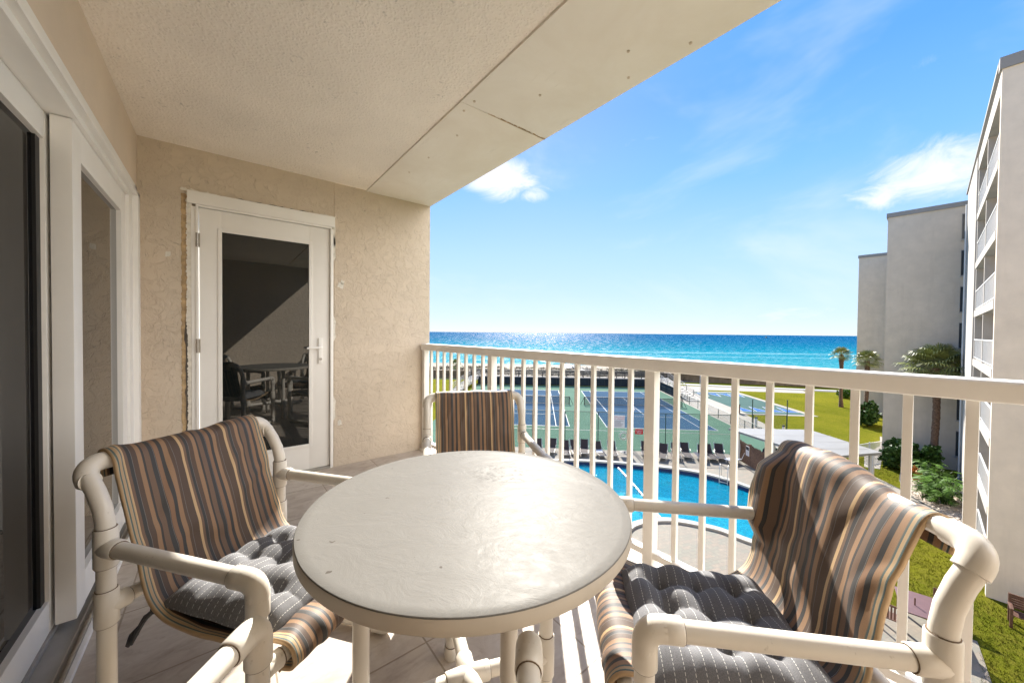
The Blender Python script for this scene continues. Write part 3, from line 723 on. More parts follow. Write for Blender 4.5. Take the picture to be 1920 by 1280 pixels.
def make_chair(loc, fwd, label, seed, wave, drape, xoff=0.0, lean=.09, wide=0.0):
    rz = atan2(-fwd[0], fwd[1])
    t = empty('patio_armchair', (loc[0], loc[1], 0), rz, label, 'chair', 'pipe framed armchairs around the round table')
    for s in (-1, 1):
        q = MB(); x = s*W2
        q.tube([(x, YR, .03), (x, YR, .62)], PR, 20)
        q.sleeve((x, YR, .53), (x, YR, .64), FR); q.sleeve((x, YR, .585), (x, YR+.055, .585), FR)
        q.sleeve((x, YR, .365), (x, YR, .465), FR); q.sleeve((x, YR, .415), (x-s*.05, YR, .415), FR)
        q.build('rear_leg', 'pvc', t)
        q = MB()
        q.tube([(x, YR+.02, ZA)]+[(x, YF-.05, ZA)]+arcpts((x, YF, ZA), (0, -1, 0), (0, 0, -1), .032)+[(x, YF, .50)], PR, 20)
        q.sleeve((x, YF-.075, ZA), (x, YF-.03, ZA), FR); q.sleeve((x, YF, ZA-.085), (x, YF, ZA-.03), FR)
        q.tube([(x, YF-.04, ZA)]+arcpts((x, YF, ZA), (0, -1, 0), (0, 0, -1), .036, 8)+[(x, YF, ZA-.04)], FR, 20)
        q.build('armrest', 'pvc', t)
        q = MB()
        q.tube([(x, YF, .51), (x, YF, .03)], PR, 20)
        q.sleeve((x, YF, .315), (x, YF, .415), FR); q.sleeve((x, YF+.012, .366), (x-s*.045, YF+.022, .366), FR-.003)
        q.build('front_leg', 'pvc', t)
        q = MB(); zb = .027
        q.tube([(x, YF, .09)]+arcpts((x, YF, zb), (0, 0, 1), (0, -1, 0), .035)+arcpts((x, YR, zb), (0, 1, 0), (0, 0, 1), .035)+[(x, YR, .09)], PR, 18)
        q.tube([(x, YF, .095)]+arcpts((x, YF, zb), (0, 0, 1), (0, -1, 0), .04, 8)+[(x, YF-.07, zb)], FR, 18)
        q.tube([(x, YR, .095)]+arcpts((x, YR, zb), (0, 0, 1), (0, 1, 0), .04, 8)+[(x, YR+.07, zb)], FR, 18)
        q.build('floor_runner', 'pvc', t)
    q = MB(); L = []
    for s in (-1, 1):
        x = s*W2
        seg_ = [(x, YR, .615), (x, YR-lean*.015, .65), (x, YR-lean*.12, .69), (x, YR-lean*.38, .735), (x, YR-lean*.69, .772)]
        top = (x, YR-lean, .804)
        seg_ = [Vector(p) for p in seg_]+arcpts(top, Vector((0, .028, -.042)), (-s, 0, 0), .045, 7)
        L.append(seg_)
        e0 = Vector(seg_[4]); q.tube([e0+(e0-Vector(top))*.25]+arcpts(top, Vector((0, .028, -.042)), (-s, 0, 0), .05, 8)+[Vector(top)+Vector((-s*.068, 0, 0))], FR, 20)
    q.tube(L[0]+list(reversed(L[1])), PR, 20)
    q.build('back_frame', 'pvc', t)
    q = MB(); q.tube([(-W2, YR, .415), (W2, YR, .415)], PR-.001, 16); q.tube([(-W2, YF+.022, .366), (W2, YF+.022, .366)], PR-.002, 16); q.build('seat_rail', 'pvc', t)
    hwf = .235
    def fn(uu, vv):
        y, z = byarc(vv); y2, z2 = byarc(min(1, vv+.01)); y += (.068-lean)*max(0, min(1, (z-.45)/.30)) if y < 0 else 0; y2 += (.068-lean)*max(0, min(1, (z2-.45)/.30)) if y2 < 0 else 0; d = Vector((0, y2-y, z2-z))
        nrm = Vector((0, -d.z, d.y)) if d.length > 0 else Vector((0, 0, 1)); nrm.normalize()
        if nrm.y < 0 and vv > .2 and z > .45: nrm = -nrm
        bk = max(0, min(1, (z-.36)/.12)); x = (uu-.5)*2*(hwf+wide*bk)+xoff*(.45+.55*bk)
        bk = max(0, min(1, (z-.40)/.1)); topz = max(0, 1-abs(vv-.12)/.17)
        nn = noise.noise(Vector((uu*3.2+seed, vv*4.2, seed*.7)))*.012*wave
        nn += noise.noise(Vector((uu*9+vv*7+seed*2, vv*9-uu*3, seed)))*.005*wave
        cr = abs(noise.noise(Vector((uu*2.2-vv*6+seed*3, vv*2.4+uu*2.6, seed*1.3))))
        k_ = max(0, .24-cr)/.24; nn += k_*k_*(3-2*k_)*.006*wave
        # cloth hangs in waves from the bar
        nn += drape*bk*(sin(uu*5.2+seed+vv*3)*.5+sin(uu*11+2*seed-vv*7)*.26)*.018*(.12+topz)
        sag = -.006*cos((uu-.5)*pi)*(1-bk) 
        p = Vector((x+drape*bk*.005*sin(vv*11+seed+uu*2)*(1-abs(uu-.5)), y, z))+nrm*nn
        if xoff > 0 and x > .225: p.y += .045*min(1, (x-.225)/.03)*max(0, min(1, (z-.50)/.06))*max(0, min(1, (.80-z)/.05))
        p.z += sag+drape*topz*(.010*sin(uu*6+seed)+.008*noise.noise(Vector((uu*5, 0, seed)))); p.x *= 1-.02*bk*(1-topz)*sin(min(1, max(0, (vv-.2)/.3))*pi)
        return p
    q = MB(); q.grid(fn, 70, 130, lambda a, b: (a*.47, b*arc[-1])); o = q.build('striped_sling', 'stripe', t)
    sd_ = o.modifiers.new('thickness', 'SOLIDIFY'); sd_.thickness = .010; sd_.offset = 0
    return t
def make_cushion(loc, fwd, label, seed):
    rz = atan2(-fwd[0], fwd[1]); t = empty('seat_cushion', (loc[0], loc[1], .362), rz, label, 'cushion', 'charcoal tufted seat cushions')
    A, Bq = .215, .215; NB = 4
    def hgt(x, y):
        ex = max(0, 1-(abs(x)/A)**6); ey = max(0, 1-(abs(y)/Bq)**6); base = (ex*ey)**.45
        wx_ = x+.010*sin(y*19+seed); wy_ = y+.010*sin(x*17+seed*2); gx = abs(sin(pi*(wx_/A*.5+.5)*NB)); gy = abs(sin(pi*(wy_/Bq*.5+.5)*NB))
        puff = .5*(gx**.8+gy**.8)
        # deep buttons where the quilting lines meet, inside the border
        dp = 0
        for i in range(1, NB):
            for j in range(1, NB):
                dx = x-(-A+2*A*i/NB); dy = y-(-Bq+2*Bq*j/NB); dp += math.exp(-math.hypot(dx, dy)/.021)
        return base*(.040+.026*puff-.038*min(1, dp))+.014*noise.noise(Vector((x*14+seed, y*14, seed)))*base
    def top(uu, vv):
        x, y = (uu-.5)*2*A, (vv-.5)*2*Bq; xx = x*(1+.03*noise.noise(Vector((y*9, seed, 0)))); yy = y*(1+.03*noise.noise(Vector((x*9, seed, 3))))
        z = .022+hgt(x, y)
        if y > .13: z -= (y-.13)**2*.9
        if y > -.2: pass
        return Vector((xx, yy, z))
    def bot(uu, vv):
        p = top(uu, vv); x, y = (uu-.5)*2*A, (vv-.5)*2*Bq; k = max(abs(x)/A, abs(y)/Bq)
        return Vector((p.x, p.y, p.z if k > .999 else max(0.0, .020-(1-k)*.14)))
    q = MB(); q.grid(top, 96, 96, lambda a, b: (b*.43, a*.43)); n0 = len(q.f); q.grid(bot, 40, 40, lambda a, b: (b*.43, a*.43)); q.f[n0:] = [tuple(reversed(f)) for f in q.f[n0:]]
    q.build('cushion_body', 'cushion', t)
    for s in (-1, 1):
        rn = random.Random(seed*10+s); q = MB(); x, y = s*.20, -.205
        for k in range(3):
            pts = [(x, y, .02)]
            for i in range(1, 7): pts.append((x+s*(.012*i+rn.uniform(-.006, .006)), y-.008*i+.012*k*(i/6), .02-.0022*i*i+rn.uniform(-.004, .004)+.006*k))
            q.tube(pts, [.007, .006, .006, .006, .005, .006, .004], 7)
        q.ball((x+s*.02, y-.01, .02), .014, 8, 6)
        q.build('tie', 'tie', t)
    return t
def chair_from(rearT_a, rearT_b, front_dir):
    a, b = Vector(rearT_a), Vector(rearT_b); m = (a+b)/2; d = Vector(front_dir).normalized(); return m+d*.27, d
cl_, dl = chair_from((-.262, 1.498), (.205, 1.86), (.60, -.80))
make_chair(cl_, dl, 'striped armchair on the left beside the sliding door, with a charcoal cushion', 1.3, .8, .35, 0, .102)
make_cushion(cl_+dl*.035, dl, 'charcoal tufted cushion with white stitching on the left armchair by the sliding door', 1)
cr_, dr_ = Vector((1.088, .417)), Vector((-.687, .727)).normalized()
make_chair(cr_, dr_, 'striped armchair at the right against the railing, its fabric loosely draped over the top', 4.1, .8, 1.1, .068, .068, .021)
make_cushion(cr_+dr_*.035, dr_, 'charcoal tufted cushion with white stitching on the right armchair against the railing', 2)
cb_, db = chair_from((.937, 1.950), (1.436, 1.715), (-.43, -.90))
make_chair(cb_, db, 'striped armchair at the far side of the table near the end wall, facing the viewer', 2.2, .45, .1)
en = Vector((.272, .733)); dn = Vector((.66, .75)).normalized()
make_chair(en-dn*.27, dn, 'nearest armchair, only its two front arm ends showing at the bottom of the photo', 3.3, .6, .2)
# dry leaf on the tiles
q = MB(); n = 14; vs = []
for k in range(n+1):
    a = k/n; wd = .022*sin(pi*a)**.8; 
    vs += [(a*.075-.04, -wd, .004+.018*a*a+.012*abs(wd)/.022), (a*.075-.04, 0, .003+.016*a*a), (a*.075-.04, wd, .004+.018*a*a+.012)]
q.add(vs, [(i*3+j, i*3+j+1, (i+1)*3+j+1, (i+1)*3+j) for i in range(n) for j in (0, 1)], True)
o = q.build('dry_leaf', 'brown_leaf'); o.location = (.22, .985, 0); o.rotation_euler = (0, 0, R(60)); tag(o, 'dark curled dry leaf lying on the sunlit floor tiles under the table edge', 'leaf')
#EXTERIOR
# ================================================================== GROUND, SEA, COURTS
gm = MB()
def gz(x, y): return GZ
pts = [(-300, -200), (400, -200), (400, 300), (-300, 300)]
# lawn as one sheet up to the dunes; the seaward side carries on as sand
def ABq(lst): return [AB(a, b) for a, b in lst]
# pool outline (court coordinates), counter-clockwise
def smooth_poly(P, n=8):
    out = []; N_ = len(P)
    for i in range(N_):
        p0, p1, p2, p3 = P[i-1], P[i], P[(i+1) % N_], P[(i+2) % N_]
        for k in range(n):
            t = k/n
            out.append(tuple(.5*((2*p1[j])+(-p0[j]+p2[j])*t+(2*p0[j]-5*p1[j]+4*p2[j]-p3[j])*t*t+(-p0[j]+3*p1[j]-3*p2[j]+p3[j])*t**3) for j in (0, 1)))
    return out
POOL = smooth_poly([(-3.5, 26.0), (0, 27.4), (3.5, 27.75), (7.0, 27.4), (10.8, 26.4), (13.0, 24.3), (14.2, 21.2), (13.6, 18.2), (11.6, 16.7), (9.9, 17.9), (8.8, 18.9), (6.7, 19.55), (4.7, 18.85), (3.2, 17.0), (.5, 16.2), (-3, 18), (-5, 22)], 8)
PW = [AB(a, b) for a, b in POOL]
cxp = sum(p[0] for p in PW)/len(PW); cyp = sum(p[1] for p in PW)/len(PW)
def offset_poly(P, d):
    out = []; n = len(P)
    for i in range(n):
        a, b = Vector(P[i-1]), Vector(P[(i+1) % n]); t = (b-a).normalized(); nr = Vector((-t.y, t.x))
        c = Vector(P[i]); mid = Vector((cxp, cyp))
        if nr.dot(c-mid) < 0 and abs(nr.dot((c-mid).normalized())) > .0: pass
        out.append((c+nr*d*SGN)[:])
    return out
area = sum(PW[i-1][0]*PW[i][1]-PW[i][0]*PW[i-1][1] for i in range(len(PW))); SGN = -1 if area > 0 else 1
def ring_faces(mb, P0, z0, P1, z1, smooth=True):
    n = len(P0); b = len(mb.v)
    mb.add([(x, y, z0) for x, y in P0]+[(x, y, z1) for x, y in P1], [(i, (i+1) % n, n+(i+1) % n, n+i) for i in range(n)], smooth)
def fill(name, outer, holes, z, m, smooth_obj=None):
    """flat sheet with holes, by triangulation"""
    bm = bmesh.new(); es = []
    for P in [outer]+holes:
        vs_ = [bm.verts.new((x, y, z)) for x, y in P]
        for i in range(len(vs_)): es.append(bm.edges.new((vs_[i-1], vs_[i])))
    bmesh.ops.triangle_fill(bm, use_beauty=True, use_dissolve=False, edges=es)
    bmesh.ops.recalc_face_normals(bm, faces=bm.faces)
    for f in bm.faces:
        if f.normal.z < 0: f.normal_flip()
    me = bpy.data.meshes.new(name); bm.to_mesh(me); bm.free(); me.materials.append(MT[m])
    o = bpy.data.objects.new(name, me); COL.objects.link(o); return tag(o, kind='structure')
hole = offset_poly(PW, .20)
land = [AB(-400, -200), AB(400, -200), AB(400, 76), AB(-400, 76)]
fill('lawn', land, [hole], GZ, 'grass')
# pool deck
deck = [(1.9, -.9), (16.0, -.6), (18.84, -.24), (18.9, 2.2), (22, 4.4), (26, 6.6), AB(15.7, 25.0), AB(15.3, 30.85), AB(-16, 30.85), AB(-18, 5), (1.9, 24)]
fill('pool_deck', deck, [hole], GZ+.02, 'pavers')
# basin
pb = MB(); ins = PW; ring_faces(pb, PW, GZ-.12, offset_poly(PW, -.02), GZ-1.25)
bo = struct(pb, 'pool_wall', 'pool')
fill('pool_floor', offset_poly(PW, .02), [], GZ-1.25, 'pool')
tl = MB(); ring_faces(tl, offset_poly(PW, -.006), GZ+.02, offset_poly(PW, -.006), GZ-.26); struct(tl, 'pool_tile_band', 'navy_tile')
cp = MB(); c0 = offset_poly(PW, -.05); c1 = offset_poly(PW, .33)
ring_faces(cp, c0, GZ+.13, c1, GZ+.13, False); ring_faces(cp, c0, GZ+.02, c0, GZ+.13); ring_faces(cp, c1, GZ+.13, c1, GZ+.0)
struct(cp, 'pool_coping', 'coping')
fill('pool_water', PW, [], GZ-.17, 'pool_water')
# tennis courts
def sheet(name, pts, z, m): q = MB(); q.poly([AB(*p) for p in pts], z); o = q.build(name, m); return tag(o, kind='structure')
sheet('court_surround', [(-11.5, 30.85), (20.3, 30.85), (20.3, 67.3), (-11.5, 67.3)], GZ+.024, 'court_green')
def rect(mb, a0, a1, b0, b1, z):
    p = [AB(a0, b0), AB(a1, b0), AB(a1, b1), AB(a0, b1)]; mb.add([(x, y, z) for x, y in p], [(0, 1, 2, 3)])
for a0_, nm in ((-7.87, 0), (6.93, 1)):
    a1_ = a0_+10.97; b0_, b1_ = 38.2, 61.97
    q = MB(); rect(q, a0_, a1_, b0_, b1_, GZ+.030); struct(q, 'tennis_court', 'court_blue')
    q = MB(); z = GZ+.036; lw_ = .06
    for a in (a0_, a1_, a0_+1.37, a1_-1.37): rect(q, a-lw_/2, a+lw_/2, b0_, b1_, z)
    z += .004
    for b in (b0_, b1_): rect(q, a0_, a1_, b-.05, b+.05, z)
    bm_ = (b0_+b1_)/2
    for b in (bm_-6.4, bm_+6.4): rect(q, a0_+1.37, a1_-1.37, b-.03, b+.03, z)
    rect(q, (a0_+a1_)/2-.03, (a0_+a1_)/2+.03, bm_-6.4, bm_+6.4, z+.003)
    struct(q, 'court_lines', 'line')
    # net
    t = empty('tennis_net', (*AB((a0_+a1_)/2, bm_), GZ+.03), CA, 'dark tennis net across the %s tennis court' % ('right' if nm else 'left'), 'tennis net', 'tennis nets')
    for s in (-1, 1):
        q = MB(); q.tube([(s*6.4, 0, 0), (s*6.4, 0, 1.1)], .05, 8); q.tube([(s*6.4, 0, 1.0), (s*6.9, 0, .0)], .03, 6); q.tube([(s*6.4, -.3, .03), (s*6.4, .35, .03)], .03, 6); q.build('post', 'black_metal', t)
    q = MB(); q.bx(-6.4, 6.4, -.004, .004, .06, 1.0); q.build('net_mesh', 'net', t)
    q = MB(); q.bx(-6.4, 6.4, -.02, .02, 1.0, 1.07); q.bx(-6.4, 6.4, -.02, .02, .03, .08); q.build('net_band', 'black_metal', t)
# walk between the courts, shuffleboard and ring
sheet('walk', [(20.3, 20), (22.4, 20), (25.0, 47), (28.6, 68.5), (20.3, 68.5)], GZ+.012, 'concrete')
sheet('walk_seaside', [(20.3, 67.0), (45, 64.6), (46, 68.8), (20.3, 71.5)], GZ+.016, 'concrete')
sheet('path', [(28, 71.6), (80, 60), (80, 62.5), (28, 74)], GZ+.018, 'asphalt')
sheet('kerb_strip', [(20, 74.2), (80, 62.9), (80, 63.7), (20, 75.2)], GZ+.020, 'line')
sheet('kerb_strip', [(-60, 73.0), (-11.8, 73.9), (-11.8, 74.5), (-60, 73.6)], GZ+.020, 'line')
sheet('concrete_border', [(24.6, 46.3), (33.2, 46.3), (33.2, 64.4), (24.6, 64.4)], GZ+.022, 'concrete')
sheet('shuffleboard_court', [(25.4, 47.0), (32.4, 47.0), (32.4, 63.6), (25.4, 63.6)], GZ+.030, 'court_grey')
q = MB(); q2 = MB()
for i in range(4):
    ac = 26.3+i*1.75
    for b0_, b1_ in ((48.3, 51.6), (62.4, 59.1)):
        p = [AB(ac-.75, b0_), AB(ac+.75, b0_), AB(ac, b1_)]; 
        if b1_ < b0_: p.reverse()
        q.add([(x, y, GZ+.036) for x, y in p], [(0, 1, 2)])
        for aa, bb in (((ac-.75, b0_), (ac, b1_)), ((ac+.75, b0_), (ac, b1_)), ((ac-.75, b0_), (ac+.75, b0_))):
            d = (Vector(bb)-Vector(aa)).normalized(); nr = Vector((-d.y, d.x))*.05
            p = [AB(*(Vector(aa)-nr)), AB(*(Vector(bb)-nr)), AB(*(Vector(bb)+nr)), AB(*(Vector(aa)+nr))]
            q2.add([(x, y, GZ+.041) for x, y in p], [(0, 1, 2, 3)])
struct(q, 'shuffleboard_marking', 'court_mid'); struct(q2, 'shuffleboard_lines', 'line')
# dunes, beach, sea
def dune_h(a, b):
    h = noise.noise(Vector((a*.045, b*.09, 2.1)))*.75+noise.noise(Vector((a*.16, b*.25, 5)))*.3
    k = max(0, min(1, (b-76)/8))*max(0, min(1, (120-b)/26))
    return -8.35*1.0+k*(.15+h)-(1-max(0, min(1, (122-b)/34)))*2.2
q = MB()
def dfn(uu, vv):
    a = -140+uu*330; b = 75.5+vv*60; x, y = AB(a, b); return (x, y, dune_h(a, b) if b > 77 else GZ-.02)
q.grid(dfn, 150, 60); q.f = [f for f in q.f]; struct(q, 'dunes', 'dune')
q = MB(); q.add([(*AB(-400, 104), -9.9), (*AB(400, 104), -9.9), (*AB(400, 140), -11.5), (*AB(-400, 140), -11.5)], [(0, 1, 2, 3)]); struct(q, 'beach', 'sand')
q = MB(); bs = [118, 160, 240, 500, 1200, 4000, 14000]; 
for i in range(len(bs)-1):
    wa, wb = bs[i]*2.2+200, bs[i+1]*2.2+200
    q.add([(*AB(-wa, bs[i]), -10.75), (*AB(wa, bs[i]), -10.75), (*AB(wb, bs[i+1]), -10.75), (*AB(-wb, bs[i+1]), -10.75)], [(0, 1, 2, 3)])
struct(q, 'sea', 'sea')
# scrub on the dunes, uncountable
rn = random.Random(11)
def leafcloud(mb, c, rad, n, size, rnd, flat=1.0, up=.3, aspect=2.4):
    for _ in range(n):
        while True:
            p = Vector((rnd.uniform(-1, 1), rnd.uniform(-1, 1), rnd.uniform(-1, 1)))
            if .25 < p.length < 1: break
        k = 1+.35*noise.noise(p*2.2+Vector(c)); p = Vector((p.x*rad[0]*k, p.y*rad[1]*k, p.z*rad[2]*k))
        d = Vector((rnd.gauss(0, 1), rnd.gauss(0, 1), rnd.gauss(0, 1)*flat+up)).normalized(); s_ = d.cross(Vector((rnd.gauss(0, 1), rnd.gauss(0, 1), rnd.gauss(0, 1)))).normalized()
        l_ = size*rnd.uniform(.6, 1.3); o_ = Vector(c)+p; w_ = l_/aspect
        mb.add([o_, o_+d*l_*.45+s_*w_, o_+d*l_, o_+d*l_*.45-s_*w_], [(0, 1, 2, 3)])
q = MB(); qg = MB()
for _ in range(2600):
    b = 77+40*rn.random()**1.2; a = rn.uniform(-45, 75)
    if noise.noise(Vector((a*.07, b*.12, 9))) < -.12 and b > 82: continue
    x, y = AB(a, b); z = dune_h(a, b); r_ = rn.uniform(.35, 1.0)*(1.15 if b < 90 else .75)
    leafcloud(q if rn.random() < .82 else qg, (x, y, z+r_*.22), (r_, r_, r_*.42), 12, .42, rn, .7, .8, 5)
tag(q.build('dune_grass', 'scrub'), 'dry brown scrub covering the sand dunes beyond the tennis courts', 'dune scrub', kind='stuff')
tag(qg.build('dune_bushes', 'scrub_green'), 'low green bushes scattered through the dry scrub on the dunes', 'dune bushes', kind='stuff')
# seawall
for (p0, p1, lab) in (((-60, 75.2), (-12.0, 75.9), 'brown timber seawall in front of the dunes, left of the tennis courts'), ((20, 79.5), (80, 66.2), 'brown timber seawall in front of the dunes, right of the tennis courts')):
    A0, A1 = Vector(AB(*p0)), Vector(AB(*p1)); L_ = (A1-A0).length; an = atan2((A1-A0).y, (A1-A0).x)
    t = empty('seawall', (A0.x, A0.y, GZ), an, lab, 'seawall', 'timber seawalls before the dunes')
    q = MB(); n = int(L_/.6)
    for k in range(n): q.bx(k*.6+.01, k*.6+.59, 0, .09, -.2, 1.45+.02*(k % 2))
    q.build('planking', 'sea_wall', t)
    MB().bx(0, L_, -.16, .34, 1.48, 1.60).build('cap_board', 'sea_wall', t)
    q = MB(); q.bx(0, L_, -.10, -.003, .95, 1.15); q.build('waler', 'sea_wall', t)

# ------------------------------------------------------------------ fences of the courts
def net_fence(name, label, p0, p1, h, n, mids=(), meshm='chain', pm='green_metal', pr=.035, z=GZ, extra=None, catg='fence', bottom=0.05):
    A0, A1 = Vector(AB(*p0)), Vector(AB(*p1)); L_ = (A1-A0).length; an = atan2((A1-A0).y, (A1-A0).x)
    t = empty(name, (A0.x, A0.y, z), an, label, catg)
    for k in range(n+1): MB().tube([(L_*k/n, 0, 0), (L_*k/n, 0, h+.02)], pr, 8).build('post', pm, t)
    MB().tube([(0, 0, h), (L_, 0, h)], pr*.7, 8).build('top_rail', pm, t)
    for m_ in mids: MB().tube([(0, 0, m_), (L_, 0, m_)], pr*.45, 6).build('mid_rail', 'alu' if pm == 'green_metal' else pm, t)
    if meshm: MB().bx(0, L_, -.004, .004, bottom, h-.02).build('fence_mesh', meshm, t)
    return t, L_
net_fence('chain_link_fence', 'tall dark green chain link fence along the tennis courts nearest the pool, behind the loungers', (-9.0, 31.7), (16.2, 31.7), 3.0, 9, (1.4,))
net_fence('chain_link_fence', 'tall green chain link fence on the lawn beyond the white roofed shelter', (20.5, 39.8), (25.3, 39.6), 1.45, 3, ())
for a_, lab in ((21.9, 'tall green steel post rising from the lawn fence, the left of two'), (25.3, 'tall green steel post rising from the lawn fence, the right of two')):
    q = MB(); q.tube([(0, 0, 0), (0, 0, 3.0)], .045, 8); q.tube([(0, 0, 3.0), (0, 0, 3.04)], .06, 8); o = q.build('steel_post', 'green_metal'); o.location = (*AB(a_, 39.55), GZ); tag(o, lab, 'post')
net_fence('low_court_fence', 'low dark metal fence between the tennis court and the concrete walk', (20.6, 55.0), (20.6, 33.0), 1.1, 8, (.55,), 'chain')
net_fence('screened_fence', 'black court fence with dark windscreen at the seaward end of the tennis courts', (-11.5, 67.5), (20.4, 67.5), 1.4, 11, (), 'screen', 'black_metal', .04, bottom=.1)
net_fence('screened_side_fence', 'dark screened fence below the stairs at the right end of the tennis courts', (20.55, 67.4), (20.55, 56.2), 1.5, 4, (.9,), 'screen', 'black_metal', .04)
# boardwalk with rail above the windscreen
bwk = empty('boardwalk', (*AB(-13, 68.6), GZ), CA, 'raised grey timber boardwalk with black railings behind the tennis courts', 'boardwalk')
Lb = 36.0
q = MB()
for k in range(int(Lb/.3)): q.bx(k*.3, k*.3+.28, 0, 1.9, 1.36, 1.42)
q.build('decking', 'sand', bwk)
q = MB(); q.bx(0, Lb, 1.92, 1.96, 1.2, 1.36); q.bx(0, Lb, .01, .05, 1.2, 1.359); q.build('beam', 'grey_wood', bwk)
for k in range(13):
    for y in (.08, 1.8): MB().bx(k*3-.05, k*3+.05, y-.05, y+.05, 0, 1.355).build('support_post', 'grey_wood', bwk)
for y in (.03, 1.86):
    q = MB()
    for zr in (2.52, 2.2, 1.9): q.bx(0, Lb, y-.04, y+.04, zr-.075, zr+.075)
    for k in range(int(Lb/1.5)+1): q.bx(k*1.5-.06, k*1.5+.06, y-.05, y+.05, 1.42, 2.6)
    q.build('railing', 'black_metal', bwk)
def stairs(name, label, p0, p1, w_, rise, n, rm):
    A0, A1 = Vector(AB(*p0)), Vector(AB(*p1)); L_ = (A1-A0).length; an = atan2((A1-A0).y, (A1-A0).x)
    t = empty(name, (A0.x, A0.y, GZ), an, label, 'stairs')
    for k in range(n): MB().bx(L_*k/n, L_*(k+1)/n+.02, -w_/2, w_/2, rise*(k+1)/n-.05, rise*(k+1)/n).build('step', 'grey_wood', t)
    for y in (-w_/2, w_/2):
        q = MB(); q.add([(0, y-.03, -.05), (L_, y-.03, rise-.05), (L_, y-.03, rise-.35), (.3, y-.03, -.05), (0, y+.03, -.05), (L_, y+.03, rise-.05), (L_, y+.03, rise-.35), (.3, y+.03, -.05)], [(0, 1, 2, 3), (7, 6, 5, 4), (0, 4, 5, 1), (3, 2, 6, 7), (1, 5, 6, 2)])
        q.build('stringer', 'grey_wood', t)
        q = MB()
        for dz in (1.0, .72, .42): q.tube([(0, y, dz), (L_, y, rise+dz)], .035, 6)
        for k in range(n//3+1):
            x_ = L_*k*3/n; q.bx(x_-.04, x_+.04, y-.04, y+.04, rise*k*3/n, rise*k*3/n+1.02)
        q.build('handrail', rm, t)
    return t
stairs('stairs', 'grey timber stairs with rails climbing to the boardwalk at the right of the tennis courts', (22.2, 54.5), (22.0, 68.0), 2.0, 1.75, 15, 'grey_wood')
stairs('stairs', 'grey timber stairs climbing to the boardwalk at the left of the tennis courts', (-13.8, 58.5), (-12.2, 68.0), 1.8, 1.45, 12, 'grey_wood')
# beach walkover with white roof
t = empty('beach_shelter', (*AB(6.4, 92), dune_h(6.4, 92)), CA, 'small white roofed shelter on the dunes with a timber walkover', 'shelter')
q = MB(); q.add([(-1.3, -1.2, 1.5), (1.3, -1.2, 1.5), (1.0, 1.2, 2.1), (-1.0, 1.2, 2.1), (-1.3, -1.2, 1.38), (1.3, -1.2, 1.38), (1.0, 1.2, 1.98), (-1.0, 1.2, 1.98)], [(0, 1, 2, 3), (7, 6, 5, 4), (0, 4, 5, 1), (1, 5, 6, 2), (2, 6, 7, 3), (3, 7, 4, 0)]); q.build('roof', 'bwhite', t)
for x in (-1.1, 1.1):
    for y in (-1, .9): MB().bx(x-.07, x+.07, y-.07, y+.07, -.4, 1.4).build('post', 'grey_wood', t)
stairs('beach_stairs', 'grey railed timber walkover crossing the dunes behind the court windscreen', (12.5, 80), (8.5, 100), 1.6, 1.1, 12, 'grey_wood')
# white notice, red sign, life ring
zt_ = 0
t = empty('notice_board', (*AB(6.74, 31.64), GZ), CA, 'white pool rules notice with red heading hung on the court fence', 'sign')
MB().bbox(-.46, .46, -.02, .0, 1.70, 2.76, .004).build('board', 'sign_white', t)
mt_ = Matrix.Rotation(R(90), 4, 'X')
label_mark('POOL RULES', .15, 'red_text', t, Matrix.Translation((0, -.024, 2.62)) @ mt_)
label_mark('NO LIFEGUARD', .125, 'red_text', t, Matrix.Translation((0, -.024, 2.46)) @ mt_)
q = MB(); rn = random.Random(2)
for k in range(9):
    z_ = 2.32-k*.062; q.bx(-.38, rn.uniform(.12, .38), -.024, -.0205, z_-.012, z_+.012)
q.build('small_print', 'grey_text', t)
t = empty('warning_sign', (*AB(8.4, 31.64), GZ), CA, 'small red sign with white lettering hung on the court fence', 'sign')
MB().bbox(-.33, .33, -.02, .0, 1.20, 1.64, .004).build('board', 'red', t)
label_mark('NO DIVING', .105, 'sign_white', t, Matrix.Translation((0, -.024, 1.50)) @ mt_)
q = MB(); q.tube([(.17*cos(a/16*2*pi), -.026, 1.36+.085*sin(a/16*2*pi)) for a in range(17)], .012, 6); q.tube([(-.12, -.026, 1.42), (.12, -.026, 1.30)], .012, 6); q.build('emblem', 'sign_white', t)
t = empty('life_ring', (*AB(7.11, 31.60), GZ+1.03), CA, 'weathered white life ring with rope hanging on the green court fence', 'life ring')
q = MB(); q.tube([(.26*cos(a/28*2*pi), 0, .26*sin(a/28*2*pi)) for a in range(29)], .055, 10, False); q.build('ring', 'rope', t)
q = MB(); q.tube([(.40*cos(a/28*2*pi)*(1+.08*sin(a*2.2)), .0, .40*sin(a/28*2*pi)*(1+.08*sin(a*2.2))) for a in range(29)], .014, 6, False); q.ball((0, 0, 0), .06, 8, 6); q.build('rope', 'rope', t)
# lamp post by the pool
t = empty('lamp_post', (*AB(7.62, 30.9), GZ), CA, 'slim dark lamp post with a white domed head by the pool deck', 'lamp')
MB().tube([(0, 0, 0), (0, 0, 3.45)], [.05, .035], 8).build('pole', 'green_metal', t)
q = MB(); q.ball((0, 0, 3.44), .24, 14, 8, (1, 1, .55)); q.build('lamp_head', 'sign_white', t)
o = MB().tube([(0, 0, 0), (0, 0, .012)], .42, 20).build('drain_cover', 'black_metal'); o.location = (*AB(6.95, 30.45), GZ+.021); tag(o, 'round dark drain cover with pale centre set in the pool deck by the fence', 'drain cover')
